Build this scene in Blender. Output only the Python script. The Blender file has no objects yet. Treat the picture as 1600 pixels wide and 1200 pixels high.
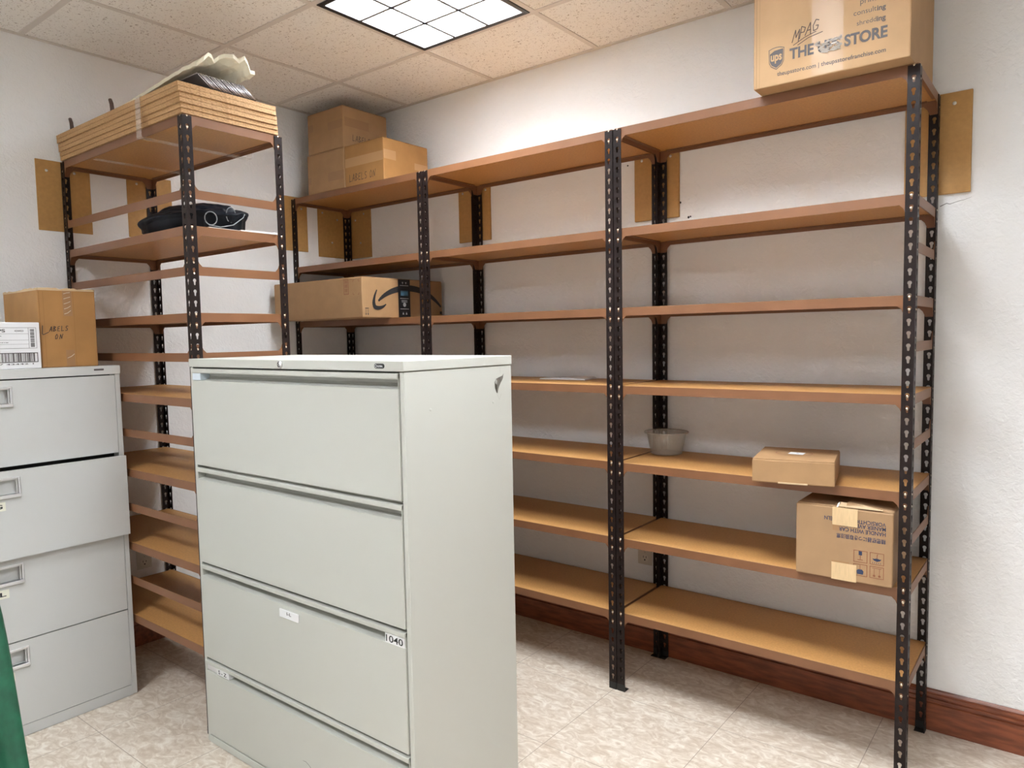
import bpy, bmesh, math, random
from mathutils import Vector, Matrix
# ---------------------------------------------------------------- frame of reference
# Everything is laid out in "u" = one keyhole pitch of the shelving posts (1.5 in = 38.1 mm).
# x runs along the back wall, y into the room (back wall near y=0), z up, z=-57.4 is the floor.
S = 0.0381
FZ = -57.4
sc = bpy.context.scene
COL = sc.collection
PI = math.pi
rnd = random.Random(7)

def W(x, y, z):
    return Vector((x*S, y*S, (z-FZ)*S))

# ---------------------------------------------------------------- camera
cam_d = bpy.data.cameras.new('camera')
cam = bpy.data.objects.new('camera', cam_d)
COL.objects.link(cam)
_f, _yaw, _pit, _rol, _cy, _cz, _px, _py = (1132.030404, 0.666465, -0.071296, -0.018307, -75.855809, -19.557380, -3.752250, 6.019136)
cy_, sy_ = math.cos(_yaw), math.sin(_yaw); cp_, sp_ = math.cos(_pit), math.sin(_pit); cr_, sr_ = math.cos(_rol), math.sin(_rol)
fw = Vector((-sy_*cp_, cy_*cp_, sp_)); r0 = Vector((cy_, sy_, 0)); u0 = r0.cross(fw)
rt = cr_*r0 + sr_*u0; up = -sr_*r0 + cr_*u0
m = Matrix((rt, up, -fw)).transposed().to_4x4()
m.translation = W(44.136, _cy, _cz)
cam.matrix_world = m
cam_d.sensor_width = 36
cam_d.lens = 36*_f/1600
cam_d.shift_x = -_px/1600
cam_d.shift_y = _py/1600
cam_d.clip_start = 0.02
sc.camera = cam

# ---------------------------------------------------------------- world, exposure
w = bpy.data.worlds.new('world'); sc.world = w; w.use_nodes = True
w.node_tree.nodes['Background'].inputs[0].default_value = (0.9, 0.9, 1, 1)
w.node_tree.nodes['Background'].inputs[1].default_value = 0.05
vs = sc.view_settings
vs.view_transform = 'Standard'; vs.look = 'None'; vs.gamma = 1; vs.use_curve_mapping = False
vs.exposure = 1.80
LAMP_STRENGTH = 26.0
LAMP_COLOR = (0.955, 1.0, 1.035)

# ---------------------------------------------------------------- materials
def mat(name, col, rough=0.6, metal=0.0, n_scale=0, n_amt=0.0, bump=0.0, b_scale=None, stretch=(1, 1, 1), spec=0.5, detail=4, col2=None, coat=0):
    M = bpy.data.materials.new(name); M.use_nodes = True
    nt = M.node_tree; N = nt.nodes; L = nt.links
    b = N['Principled BSDF']
    b.inputs['Base Color'].default_value = (*col, 1)
    b.inputs['Roughness'].default_value = rough
    b.inputs['Metallic'].default_value = metal
    b.inputs['Specular IOR Level'].default_value = spec
    if coat: b.inputs['Coat Weight'].default_value = coat
    if n_scale or bump:
        tc = N.new('ShaderNodeTexCoord'); mp = N.new('ShaderNodeMapping')
        mp.inputs['Scale'].default_value = stretch
        L.new(tc.outputs['Object'], mp.inputs['Vector'])
    if n_scale:
        nz = N.new('ShaderNodeTexNoise'); nz.inputs['Scale'].default_value = n_scale; nz.inputs['Detail'].default_value = detail
        L.new(mp.outputs[0], nz.inputs['Vector'])
        rp = N.new('ShaderNodeValToRGB')
        c2 = col2 or tuple(c*(1-n_amt) for c in col)
        c1 = col if col2 else tuple(min(1, c*(1+n_amt)) for c in col)
        rp.color_ramp.elements[0].position = 0.35; rp.color_ramp.elements[1].position = 0.65
        rp.color_ramp.elements[0].color = (*c2, 1); rp.color_ramp.elements[1].color = (*c1, 1)
        L.new(nz.outputs[0], rp.inputs[0]); L.new(rp.outputs[0], b.inputs['Base Color'])
    if bump:
        nb = N.new('ShaderNodeTexNoise'); nb.inputs['Scale'].default_value = b_scale or 50; nb.inputs['Detail'].default_value = 5
        L.new(mp.outputs[0], nb.inputs['Vector'])
        bp = N.new('ShaderNodeBump'); bp.inputs['Strength'].default_value = bump; bp.inputs['Distance'].default_value = 0.004
        L.new(nb.outputs[0], bp.inputs['Height']); L.new(bp.outputs[0], b.inputs['Normal'])
    return M

def emis(name, col, st):
    M = bpy.data.materials.new(name); M.use_nodes = True
    nt = M.node_tree; nt.nodes.clear()
    o = nt.nodes.new('ShaderNodeOutputMaterial'); e = nt.nodes.new('ShaderNodeEmission')
    e.inputs[0].default_value = (*col, 1); e.inputs[1].default_value = st
    nt.links.new(e.outputs[0], o.inputs[0]); return M

def wall_mat():
    M = mat('textured_plaster', (0.85, 0.845, 0.835), 0.75, n_scale=1.1, n_amt=0.025, stretch=(1, 1, 1))
    nt = M.node_tree; N = nt.nodes; L = nt.links; b = N['Principled BSDF']
    tc = N.new('ShaderNodeTexCoord')
    n1 = N.new('ShaderNodeTexNoise'); n1.inputs['Scale'].default_value = 42; n1.inputs['Detail'].default_value = 3; n1.inputs['Distortion'].default_value = 0.8
    n2 = N.new('ShaderNodeTexNoise'); n2.inputs['Scale'].default_value = 150; n2.inputs['Detail'].default_value = 2
    ad = N.new('ShaderNodeMath'); ad.operation = 'MULTIPLY_ADD'; ad.inputs[1].default_value = 0.3
    L.new(tc.outputs['Object'], n1.inputs['Vector']); L.new(tc.outputs['Object'], n2.inputs['Vector'])
    L.new(n2.outputs[0], ad.inputs[0]); L.new(n1.outputs[0], ad.inputs[2])
    bp = N.new('ShaderNodeBump'); bp.inputs['Strength'].default_value = 0.6; bp.inputs['Distance'].default_value = 0.006
    L.new(ad.outputs[0], bp.inputs['Height']); L.new(bp.outputs[0], b.inputs['Normal'])
    return M

def ceiling_mat():
    M = mat('acoustic_tile', (0.70, 0.63, 0.55), 0.9)
    nt = M.node_tree; N = nt.nodes; L = nt.links; b = N['Principled BSDF']
    tc = N.new('ShaderNodeTexCoord')
    n1 = N.new('ShaderNodeTexNoise'); n1.inputs['Scale'].default_value = 95; n1.inputs['Detail'].default_value = 2; n1.inputs['Distortion'].default_value = 1.5
    rp = N.new('ShaderNodeValToRGB'); rp.color_ramp.elements[0].position = 0.335; rp.color_ramp.elements[1].position = 0.385
    rp.color_ramp.elements[0].color = (0.44, 0.37, 0.31, 1); rp.color_ramp.elements[1].color = (0.86, 0.82, 0.765, 1)
    L.new(tc.outputs['Object'], n1.inputs['Vector']); L.new(n1.outputs[0], rp.inputs[0]); L.new(rp.outputs[0], b.inputs['Base Color'])
    bp = N.new('ShaderNodeBump'); bp.inputs['Strength'].default_value = 0.4; bp.inputs['Distance'].default_value = 0.003
    L.new(n1.outputs[0], bp.inputs['Height']); L.new(bp.outputs[0], b.inputs['Normal'])
    return M

def floor_mat():
    M = mat('marbled_tile', (0.65, 0.57, 0.48), 0.35)
    nt = M.node_tree; N = nt.nodes; L = nt.links; b = N['Principled BSDF']
    tc = N.new('ShaderNodeTexCoord')
    n1 = N.new('ShaderNodeTexNoise'); n1.inputs['Scale'].default_value = 17; n1.inputs['Detail'].default_value = 6; n1.inputs['Distortion'].default_value = 1.6; n1.inputs['Roughness'].default_value = 0.62
    mp = N.new('ShaderNodeMapping'); mp.inputs['Rotation'].default_value = (0, 0, 0.5); mp.inputs['Scale'].default_value = (1, 1.7, 1)
    L.new(tc.outputs['Object'], mp.inputs[0]); L.new(mp.outputs[0], n1.inputs['Vector'])
    rp = N.new('ShaderNodeValToRGB')
    e = rp.color_ramp.elements
    e[0].position = 0.36; e[0].color = (0.50, 0.41, 0.32, 1)
    e[1].position = 0.66; e[1].color = (0.74, 0.685, 0.60, 1)
    x = e.new(0.5); x.color = (0.60, 0.52, 0.43, 1)
    L.new(n1.outputs[0], rp.inputs[0])
    # thin dark joints every 12 u, through Object coordinates (metres)
    sx = N.new('ShaderNodeSeparateXYZ'); L.new(tc.outputs['Object'], sx.inputs[0])
    def joint(sock, off, width):
        a = N.new('ShaderNodeMath'); a.operation = 'SUBTRACT'; a.inputs[1].default_value = off*S; L.new(sock, a.inputs[0])
        p = N.new('ShaderNodeMath'); p.operation = 'PINGPONG'; p.inputs[1].default_value = 6.02*S; L.new(a.outputs[0], p.inputs[0])
        c = N.new('ShaderNodeMath'); c.operation = 'LESS_THAN'; c.inputs[1].default_value = width; L.new(p.outputs[0], c.inputs[0])
        return c
    j1 = joint(sx.outputs[0], 6.06, 0.0013); j2 = joint(sx.outputs[1], -11.28, 0.0013)
    mx = N.new('ShaderNodeMath'); mx.operation = 'MAXIMUM'; L.new(j1.outputs[0], mx.inputs[0]); L.new(j2.outputs[0], mx.inputs[1])
    cm = N.new('ShaderNodeMix'); cm.data_type = 'RGBA'
    L.new(mx.outputs[0], cm.inputs[0]); L.new(rp.outputs[0], cm.inputs[6]); cm.inputs[7].default_value = (0.32, 0.26, 0.21, 1)
    L.new(cm.outputs[2], b.inputs['Base Color'])
    return M

def wood_mat(name, c1, c2, scale=6, stretch=(1, 1, 9), rough=0.35):
    return mat(name, c1, rough, n_scale=scale, stretch=stretch, col2=c2, detail=6)

def speckle_mat(name, c1, c2, scale=420, rough=0.7):
    M = mat(name, c1, rough)
    nt = M.node_tree; N = nt.nodes; L = nt.links; b = N['Principled BSDF']
    tc = N.new('ShaderNodeTexCoord'); mp = N.new('ShaderNodeMapping'); mp.inputs['Scale'].default_value = (0.35, 0.35, 1)
    n = N.new('ShaderNodeTexNoise'); n.inputs['Scale'].default_value = scale; n.inputs['Detail'].default_value = 3
    L.new(tc.outputs['Object'], mp.inputs[0]); L.new(mp.outputs[0], n.inputs[0])
    rp = N.new('ShaderNodeValToRGB'); rp.color_ramp.elements[0].position = 0.38; rp.color_ramp.elements[1].position = 0.55
    rp.color_ramp.elements[0].color = (*c2, 1); rp.color_ramp.elements[1].color = (*c1, 1)
    L.new(n.outputs[0], rp.inputs[0]); L.new(rp.outputs[0], b.inputs['Base Color'])
    return M

M = {}
M['wall'] = wall_mat()
M['ceil'] = ceiling_mat()
M['floor'] = floor_mat()
M['tbar'] = mat('painted_grid', (0.66, 0.60, 0.54), 0.5)
M['cherry'] = wood_mat('cherry_wood', (0.26, 0.075, 0.03), (0.14, 0.035, 0.014), 9, (1.2, 7, 7), 0.3)
M['post'] = mat('black_brown_enamel', (0.016, 0.0095, 0.0085), 0.42, n_scale=30, n_amt=0.25, spec=0.2)
M['beam'] = mat('brown_enamel', (0.205, 0.088, 0.038), 0.42, n_scale=8, n_amt=0.06)
M['rivet'] = mat('zinc_rivet', (0.75, 0.62, 0.48), 0.28, 1.0)
M['board'] = mat('shelf_hardboard', (0.46, 0.235, 0.075), 0.55, n_scale=130, n_amt=0.10, detail=5)
M['cutboard'] = speckle_mat('raw_particle_board', (0.52, 0.31, 0.14), (0.34, 0.18, 0.07))
M['mount'] = mat('brown_fibreboard', (0.45, 0.245, 0.075), 0.6, n_scale=60, n_amt=0.06)
M['screw'] = mat('steel_screw', (0.8, 0.78, 0.72), 0.25, 0.5)
M['cab1'] = mat('putty_enamel', (0.51, 0.515, 0.47), 0.38, bump=0.05, b_scale=600)
M['cab2'] = mat('light_grey_enamel', (0.54, 0.545, 0.53), 0.38, bump=0.05, b_scale=600)
M['dark'] = mat('painted_gap_shade', (0.01, 0.01, 0.01), 0.8)  # near-black colour painted in for shade inside the drawer gaps
M['alu'] = mat('brushed_aluminium', (0.78, 0.78, 0.80), 0.3, 0.7)
M['white'] = mat('white_plastic', (0.78, 0.78, 0.79), 0.4)
M['paper'] = mat('white_paper', (0.78, 0.78, 0.78), 0.7)
M['ink'] = mat('black_ink', (0.02, 0.02, 0.022), 0.6)
M['brownink'] = mat('marker_ink', (0.06, 0.035, 0.025), 0.6)
M['greyink'] = mat('grey_print', (0.085, 0.075, 0.075), 0.6)
M['blueink'] = mat('blue_print', (0.03, 0.045, 0.10), 0.6)
M['redink'] = mat('brown_red_print', (0.25, 0.09, 0.04), 0.6)
M['card'] = mat('cardboard', (0.37, 0.215, 0.10), 0.75, n_scale=14, n_amt=0.05, bump=0.12, b_scale=25, stretch=(1, 1, 1))
M['card2'] = mat('cardboard_orange', (0.36, 0.18, 0.055), 0.7, n_scale=10, n_amt=0.07, bump=0.15, b_scale=20)
M['card3'] = mat('cardboard_pale', (0.44, 0.27, 0.135), 0.75, n_scale=9, n_amt=0.05, bump=0.15, b_scale=18)
M['card4'] = mat('cardboard_tan', (0.37, 0.225, 0.115), 0.75, n_scale=9, n_amt=0.05, bump=0.15, b_scale=18)
M['cardedge'] = mat('cardboard_edge', (0.55, 0.40, 0.24), 0.8)
M['innercard'] = mat('cardboard_fold_dark', (0.12, 0.065, 0.03), 0.8)
M['bag'] = mat('black_fabric', (0.006, 0.008, 0.013), 0.5, n_scale=20, n_amt=0.4, bump=0.6, b_scale=9, spec=0.15)
M['cord'] = mat('grey_cord', (0.25, 0.27, 0.28), 0.5)
M['cream'] = mat('cream_padding', (0.78, 0.72, 0.56), 0.7, n_scale=15, n_amt=0.06, bump=0.2, b_scale=14)
M['foil'] = mat('folder_metal_edge', (0.75, 0.75, 0.78), 0.25, 0.9)
M['folder'] = mat('dark_folder', (0.09, 0.085, 0.09), 0.45)
M['green'] = mat('green_leather', (0.005, 0.072, 0.034), 0.5, n_scale=25, n_amt=0.25, bump=0.3, b_scale=60)
M['chairmetal'] = mat('black_metal', (0.02, 0.02, 0.02), 0.4)
M['bare'] = mat('bare_metal', (0.17, 0.16, 0.14), 0.5, 0.4, n_scale=60, n_amt=0.5)
M['louver'] = mat('louver_white', (0.82, 0.84, 0.88), 0.3, spec=0.6)
M['lip'] = mat('louver_lip', (0.16, 0.165, 0.18), 0.4)
M['lframe'] = mat('dark_light_frame', (0.015, 0.015, 0.018), 0.4)
M['lamp'] = emis('lamp_glow', LAMP_COLOR, LAMP_STRENGTH)
def clear(name, col=(1, 1, 1), alpha=0.25, rough=0.1):
    X = mat(name, col, rough); X.node_tree.nodes['Principled BSDF'].inputs['Alpha'].default_value = alpha
    return X
M['tape'] = mat('clear_tape_on_card', (0.42, 0.235, 0.10), 0.3)
M['tapebrown'] = mat('tan_packing_tape', (0.31, 0.165, 0.07), 0.3)
M['tapeshine'] = mat('painted_tape_glints', (0.60, 0.52, 0.43), 0.3, 0.0, bump=1.0, b_scale=90)  # pale colour stands for light glinting off creased tape
M['tapepaper'] = mat('paper_tape', (0.66, 0.47, 0.26), 0.6, n_scale=30, n_amt=0.05, stretch=(8, 8, 1))
M['bowl'] = clear('translucent_plastic', (0.62, 0.60, 0.54), 0.33, 0.18)

# ---------------------------------------------------------------- mesh building
class MB:
    """collects geometry in u relative to an origin, then links it as ONE mesh object"""
    def __init__(s): s.v = []; s.f = []; s.mi = []; s.sm = []
    def add(s, vs_, fs_, mi=0, smooth=False):
        o = len(s.v); s.v += [tuple(v) for v in vs_]
        for f_ in fs_: s.f.append([o+i for i in f_]); s.mi.append(mi); s.sm.append(smooth)
    def box(s, x0, x1, y0, y1, z0, z1, mi=0, taper=None):
        v = [(x0, y0, z0), (x1, y0, z0), (x1, y1, z0), (x0, y1, z0), (x0, y0, z1), (x1, y0, z1), (x1, y1, z1), (x0, y1, z1)]
        s.add(v, [(0, 3, 2, 1), (4, 5, 6, 7), (0, 1, 5, 4), (1, 2, 6, 5), (2, 3, 7, 6), (3, 0, 4, 7)], mi)
    def prism(s, poly, frame, depth, mi=0):
        """poly 2D (ccw seen from outside), frame=(origin,U,V); thickness depth goes along U x V * -1 (inwards)"""
        O, U, V = [Vector(a) for a in frame]; n = U.cross(V).normalized()
        a = [O+U*p[0]+V*p[1] for p in poly]; b = [q-n*depth for q in a]; k = len(poly)
        s.add(a+b, [list(range(k)), list(range(2*k-1, k-1, -1))]+[(i, i+k, (i+1) % k+k, (i+1) % k) for i in range(k)], mi)
    def flat(s, vs2, fs, frame, lift=0.0, mi=0):
        O, U, V = [Vector(a) for a in frame]; n = U.cross(V).normalized()
        s.add([O+U*p[0]+V*p[1]+n*lift for p in vs2], fs, mi)
    def ribbon(s, pts, frame, wd=0.06, lift=0.02, mi=0, taper=None):
        P = [Vector(p) for p in pts]
        for i in range(len(P)-1):
            d = (P[i+1]-P[i]);
            if d.length < 1e-6: continue
            d.normalize(); q = Vector((-d.y, d.x)); w0 = wd/2*(taper(i/(len(P)-1)) if taper else 1); w1 = wd/2*(taper((i+1)/(len(P)-1)) if taper else 1)
            e = d*wd*0.15
            a = P[i]-e; b = P[i+1]+e
            s.flat([a-q*w0, b-q*w1, b+q*w1, a+q*w0], [(0, 1, 2, 3)], frame, lift+i*0.0004, mi)
    def rect(s, x0, x1, y0, y1, frame, lift=0.02, mi=0):
        s.flat([(x0, y0), (x1, y0), (x1, y1), (x0, y1)], [(0, 1, 2, 3)], frame, lift, mi)
    def outline(s, x0, x1, y0, y1, wd, frame, lift=0.02, mi=0):
        s.rect(x0, x1, y0, y0+wd, frame, lift, mi); s.rect(x0, x1, y1-wd, y1, frame, lift, mi)
        s.rect(x0, x0+wd, y0+wd, y1-wd, frame, lift, mi); s.rect(x1-wd, x1, y0+wd, y1-wd, frame, lift, mi)
    def tube(s, pts, r, n=8, mi=0, closed=False):
        P = [Vector(p) for p in pts]; K = len(P); vs_ = []
        for i, p in enumerate(P):
            a = P[(i-1) % K] if (i > 0 or closed) else P[i]; b = P[(i+1) % K] if (i < K-1 or closed) else P[i]
            t = (b-a).normalized(); ref = Vector((0, 0, 1)) if abs(t.z) < 0.9 else Vector((1, 0, 0))
            e1 = t.cross(ref).normalized(); e2 = t.cross(e1)
            rr = r[i] if isinstance(r, (list, tuple)) else r
            vs_ += [p+(e1*math.cos(2*PI*k/n)+e2*math.sin(2*PI*k/n))*rr for k in range(n)]
        fs = []
        for i in range(K if closed else K-1):
            j = (i+1) % K
            fs += [(i*n+k, i*n+(k+1) % n, j*n+(k+1) % n, j*n+k) for k in range(n)]
        if not closed: fs += [list(range(n-1, -1, -1)), [(K-1)*n+k for k in range(n)]]
        s.add(vs_, fs, mi, True)
    def lathe(s, prof, c, n=40, mi=0):
        vs_ = []; K = len(prof)
        for (r, z) in prof: vs_ += [(c[0]+r*math.cos(2*PI*k/n), c[1]+r*math.sin(2*PI*k/n), c[2]+z) for k in range(n)]
        s.add(vs_, [(i*n+k, i*n+(k+1) % n, (i+1)*n+(k+1) % n, (i+1)*n+k) for i in range(K-1) for k in range(n)], mi, True)
    def dome(s, c, nrm, r, h, mi=0, n=10):
        nrm = Vector(nrm).normalized(); ref = Vector((0, 0, 1)) if abs(nrm.z) < 0.9 else Vector((1, 0, 0))
        e1 = nrm.cross(ref).normalized(); e2 = nrm.cross(e1); c = Vector(c); vs_ = []; R = 4
        for i in range(R):
            a = i/R*PI/2
            vs_ += [c+(e1*math.cos(2*PI*k/n)+e2*math.sin(2*PI*k/n))*r*math.cos(a)+nrm*h*math.sin(a) for k in range(n)]
        vs_.append(c+nrm*h)
        fs = [(i*n+(k+1) % n, i*n+k, (i+1)*n+k, (i+1)*n+(k+1) % n) for i in range(R-1) for k in range(n)]
        fs += [((R-1)*n+(k+1) % n, (R-1)*n+k, R*n) for k in range(n)]
        s.add(vs_, fs, mi, True)
    def mesh(s, name, mats, bevel=0, seg=2):
        me = bpy.data.meshes.new(name)
        me.from_pydata([(a*S, b*S, c*S) for a, b, c in s.v], [], s.f)
        for mt in (mats if isinstance(mats, (list, tuple)) else [mats]): me.materials.append(mt)
        for p_, i, sm_ in zip(me.polygons, s.mi, s.sm): p_.material_index = i; p_.use_smooth = sm_
        me.update()
        if bevel:
            bm = bmesh.new(); bm.from_mesh(me)
            bmesh.ops.remove_doubles(bm, verts=bm.verts, dist=1e-5)
            ed = [e for e in bm.edges if len(e.link_faces) == 2 and e.calc_face_angle(0) > 0.5]
            bmesh.ops.bevel(bm, geom=ed, offset=bevel*S, segments=seg, affect='EDGES', profile=0.5)
            bm.to_mesh(me); bm.free()
        return me
    def obj(s, name, mats, parent=None, loc=None, bevel=0, seg=2, rotz=0, solid=False):
        o = bpy.data.objects.new(name, s.mesh(name, mats, bevel, seg)); COL.objects.link(o)
        if parent: o.parent = parent
        if loc is not None: o.location = (Vector(loc)*S if parent else W(*loc))
        o.rotation_euler = (0, 0, rotz)
        return o

def thing(name, label, cat, loc, rotz=0, group=None):
    o = bpy.data.objects.new(name, None); COL.objects.link(o); o.location = W(*loc); o.rotation_euler = (0, 0, rotz)
    o.empty_display_size = 0.05
    return tag(o, label, cat, group)
def tag(o, label, cat, group=None):
    o['label'] = label; o['category'] = cat
    if group: o['group'] = group
    return o
def struct(o):
    o['kind'] = 'structure'; return o
def inst(name, me, parent, loc=(0, 0, 0), rotz=0):
    o = bpy.data.objects.new(name, me); COL.objects.link(o); o.parent = parent
    o.location = Vector(loc)*S; o.rotation_euler = (0, 0, rotz); return o

def text2d(body, width=None, height=None, bold=0.0):
    """returns (verts2, faces) of the word, lower-left of its bounding box at 0,0, fitted to width / height"""
    c = bpy.data.curves.new('t', 'FONT'); c.body = body; c.offset = bold; c.resolution_u = 4
    o = bpy.data.objects.new('t', c); COL.objects.link(o)
    bpy.context.view_layer.update()
    me = bpy.data.meshes.new_from_object(o.evaluated_get(bpy.context.evaluated_depsgraph_get()))
    vs_ = [(v.co.x, v.co.y) for v in me.vertices]; fs = [list(p_.vertices) for p_ in me.polygons]
    bpy.data.objects.remove(o); bpy.data.curves.remove(c); bpy.data.meshes.remove(me)
    if not vs_: return [], []
    x0 = min(v[0] for v in vs_); x1 = max(v[0] for v in vs_); y0 = min(v[1] for v in vs_); y1 = max(v[1] for v in vs_)
    sx = width/(x1-x0) if width else None; sy = height/(y1-y0) if height else None
    sx = sx or sy; sy = sy or sx
    return [((a-x0)*sx, (b-y0)*sy) for a, b in vs_], fs

# ================================================================ ROOM
X0, X1, Y0, Y1, ZC = -47.7, 78.0, -122.0, 0.5, 14.1
T = 3.0
def slab(name, a, mt, o=None):
    mb = MB(); mb.box(*a); return struct(mb.obj(name, mt, None, (0, 0, FZ)))
def slabz(name, x0, x1, y0, y1, z0, z1, mt):
    mb = MB(); mb.box(x0, x1, y0, y1, z0-FZ, z1-FZ); return struct(mb.obj(name, mt, None, (0, 0, FZ)))
slabz('floor', X0-T, X1+T, Y0-T, Y1+T, FZ-T, FZ, M['floor'])
slabz('ceiling', X0-T, X1+T, Y0-T, Y1+T, ZC+0.05, ZC+T, M['ceil'])
slabz('wall_back', X0-T, X1+T, Y1, Y1+T, FZ, ZC+0.05, M['wall'])
slabz('wall_left', X0-T, X0, Y0-T, Y1, FZ, ZC+0.05, M['wall'])
slabz('wall_right', X1, X1+T, Y0-T, Y1, FZ, ZC+0.05, M['wall'])
slabz('wall_front', X0, X1, Y0-T, Y0, FZ, ZC+0.05, M['wall'])

# baseboards: moulded cherry profile (depth from the wall, height)
prof = [(0.02, 0), (0.40, 0), (0.40, 2.62), (0.24, 2.68), (0.24, 2.84), (0.40, 2.88), (0.38, 3.08), (0.24, 3.14), (0.24, 3.26), (0.34, 3.30), (0.32, 3.50), (0.22, 3.56), (0.22, 3.66), (0.26, 3.70), (0.16, 3.86), (0.08, 3.95), (0.02, 3.95)]
def baseboard(name, p0, p1, nrm):
    mb = MB(); k = len(prof); vs_ = []
    for P_ in (p0, p1):
        for d, h in prof: vs_.append((P_[0]+nrm[0]*d, P_[1]+nrm[1]*d, h))
    mb.add(vs_, [(i, (i+1) % k, (i+1) % k+k, i+k) for i in range(k)]+[list(range(k)), list(range(2*k-1, k-1, -1))])
    o = mb.obj(name, M['cherry'], None, (0, 0, FZ)); bm = bmesh.new(); bm.from_mesh(o.data); bmesh.ops.recalc_face_normals(bm, faces=bm.faces); bm.to_mesh(o.data); bm.free()
    return struct(o)
baseboard('baseboard_back', (X0+.45, Y1), (X1-.45, Y1), (0, -1))
baseboard('baseboard_left', (X0, Y0+.45), (X0, Y1), (1, 0))
baseboard('baseboard_right', (X1, Y0+.45), (X1, Y1), (-1, 0))
baseboard('baseboard_front', (X0+.45, Y0), (X1-.45, Y0), (0, 1))

# ceiling grid of T-bars, 16 u (2 ft) cells
GX, GY = -1.6, -12.4
lamps = [(-1, -1), (1, -2), (-1, -5), (2, -5)]   # cell indices (i: x from GX+16i, j: y from GY+16j)
lamp_cells = set(lamps)
mb = MB(); hw = 0.31
xs_ = [GX+16*i for i in range(-3, 6) if X0+.5 < GX+16*i < X1-.5]; ys_ = [GY+16*j for j in range(-7, 2) if Y0+.5 < GY+16*j < Y1-.5]
for x in xs_: mb.box(x-hw, x+hw, Y0, Y1, ZC-0.03-FZ, ZC+0.05-FZ)
for y in ys_: mb.box(X0, X1, y-hw, y+hw, ZC-0.035-FZ, ZC+0.049-FZ)
struct(mb.obj('trim_1', M['tbar'], None, (0, 0, FZ)))
mb = MB()   # wall angle around the edge of the ceiling
for a in ((X0, X1, Y1-.55, Y1), (X0, X1, Y0, Y0+.55), (X0, X0+.55, Y0, Y1), (X1-.55, X1, Y0, Y1)): mb.box(a[0], a[1], a[2], a[3], ZC-0.045-FZ, ZC+0.048-FZ)
struct(mb.obj('trim_2', M['tbar'], None, (0, 0, FZ)))

# recessed 2x2 ft parabolic lights
def ceiling_light(i, j, label, glow):
    x0 = GX+16*i+.33; y0 = GY+16*j+.33; w_ = 15.34
    t = thing('ceiling_light', label, 'ceiling light', (x0+w_/2, y0+w_/2, ZC-0.10), 0, 'square parabolic ceiling lights')
    h = w_/2; f_ = MB(); fw_ = 0.42
    for a in ((-h, h, -h, -h+fw_), (-h, h, h-fw_, h), (-h, -h+fw_, -h+fw_, h-fw_), (h-fw_, h, -h+fw_, h-fw_)): f_.box(a[0], a[1], a[2], a[3], -0.02, 0.12)
    f_.obj('frame', M['lframe'], t)
    g = h-fw_; n = 3; c = 2*g/n; L_ = MB(); dp = 1.9
    # parabolic blades: wide at the bottom lip, thin at the top
    for k in range(n+1):
        p = -g+k*c
        b0 = 0.19
        for ax in (0, 1):
            A = [(-g, p-b0, 0.0), (g, p-b0, 0.0), (g, p+b0, 0.0), (-g, p+b0, 0.0)]
            q = 0.34
            B = [(-g, p-q, dp), (g, p-q, dp), (g, p+q, dp), (-g, p+q, dp)]
            vs_ = A+B
            if ax: vs_ = [(b_, a_, z_) for a_, b_, z_ in vs_]
            L_.add(vs_, [(0, 1, 2, 3)], 1); L_.add(vs_, [(4, 5, 6, 7), (0, 1, 5, 4), (1, 2, 6, 5), (2, 3, 7, 6), (3, 0, 4, 7)])
    lo = L_.obj('louver', [M['louver'], M['lip']], t)
    d = MB(); d.add([(-g, -g, dp+.05), (-g, g, dp+.05), (g, g, dp+.05), (g, -g, dp+.05)], [(0, 1, 2, 3)])
    d.obj('diffuser', glow, t)
    hs = MB(); e_ = h-.02   # housing above the ceiling
    hs.add([(-e_, -e_, .12), (e_, -e_, .12), (e_, e_, .12), (-e_, e_, .12), (-e_, -e_, 2.5), (e_, -e_, 2.5), (e_, e_, 2.5), (-e_, e_, 2.5)], [(4, 5, 6, 7), (0, 1, 5, 4), (1, 2, 6, 5), (2, 3, 7, 6), (3, 0, 4, 7)])
    hs.obj('housing', M['louver'], t)
    return t
LL = ['square ceiling light with bright parabolic cells at the top of the photo', 'square ceiling light just above and in front of the camera, out of the photo',
      'square ceiling light above the room behind the grey cabinets', 'square ceiling light to the right behind the camera', 'square ceiling light at the far rear of the room']
GLOW = [emis('lamp_glow_dimmed', LAMP_COLOR, LAMP_STRENGTH*.62), M['lamp'], M['lamp'], emis('lamp_glow_rear', LAMP_COLOR, LAMP_STRENGTH*.7)]  # first lamp set weaker to balance its share of the light
for (i, j), lb, gl in zip(lamps, LL, GLOW): ceiling_light(i, j, lb, gl)
# the ceiling slab is opened where the lights sit
def cut_ceiling():
    me = bpy.data.objects['ceiling'].data; mb = MB()
    xe = sorted({X0-T, X1+T}|{GX+16*i+.33 for i, j in lamps}|{GX+16*i+15.67 for i, j in lamps})
    ye = sorted({Y0-T, Y1+T}|{GY+16*j+.33 for i, j in lamps}|{GY+16*j+15.67 for i, j in lamps})
    for a in range(len(xe)-1):
        for b in range(len(ye)-1):
            cx_, cy2 = (xe[a]+xe[a+1])/2, (ye[b]+ye[b+1])/2
            hole = any(GX+16*i < cx_ < GX+16*i+16 and GY+16*j < cy2 < GY+16*j+16 for i, j in lamps)
            if not hole: mb.box(xe[a], xe[a+1], ye[b], ye[b+1], ZC+.05-FZ, ZC+T-FZ)
    bpy.data.objects['ceiling'].data = mb.mesh('ceiling', M['ceil'])
cut_ceiling()

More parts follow.
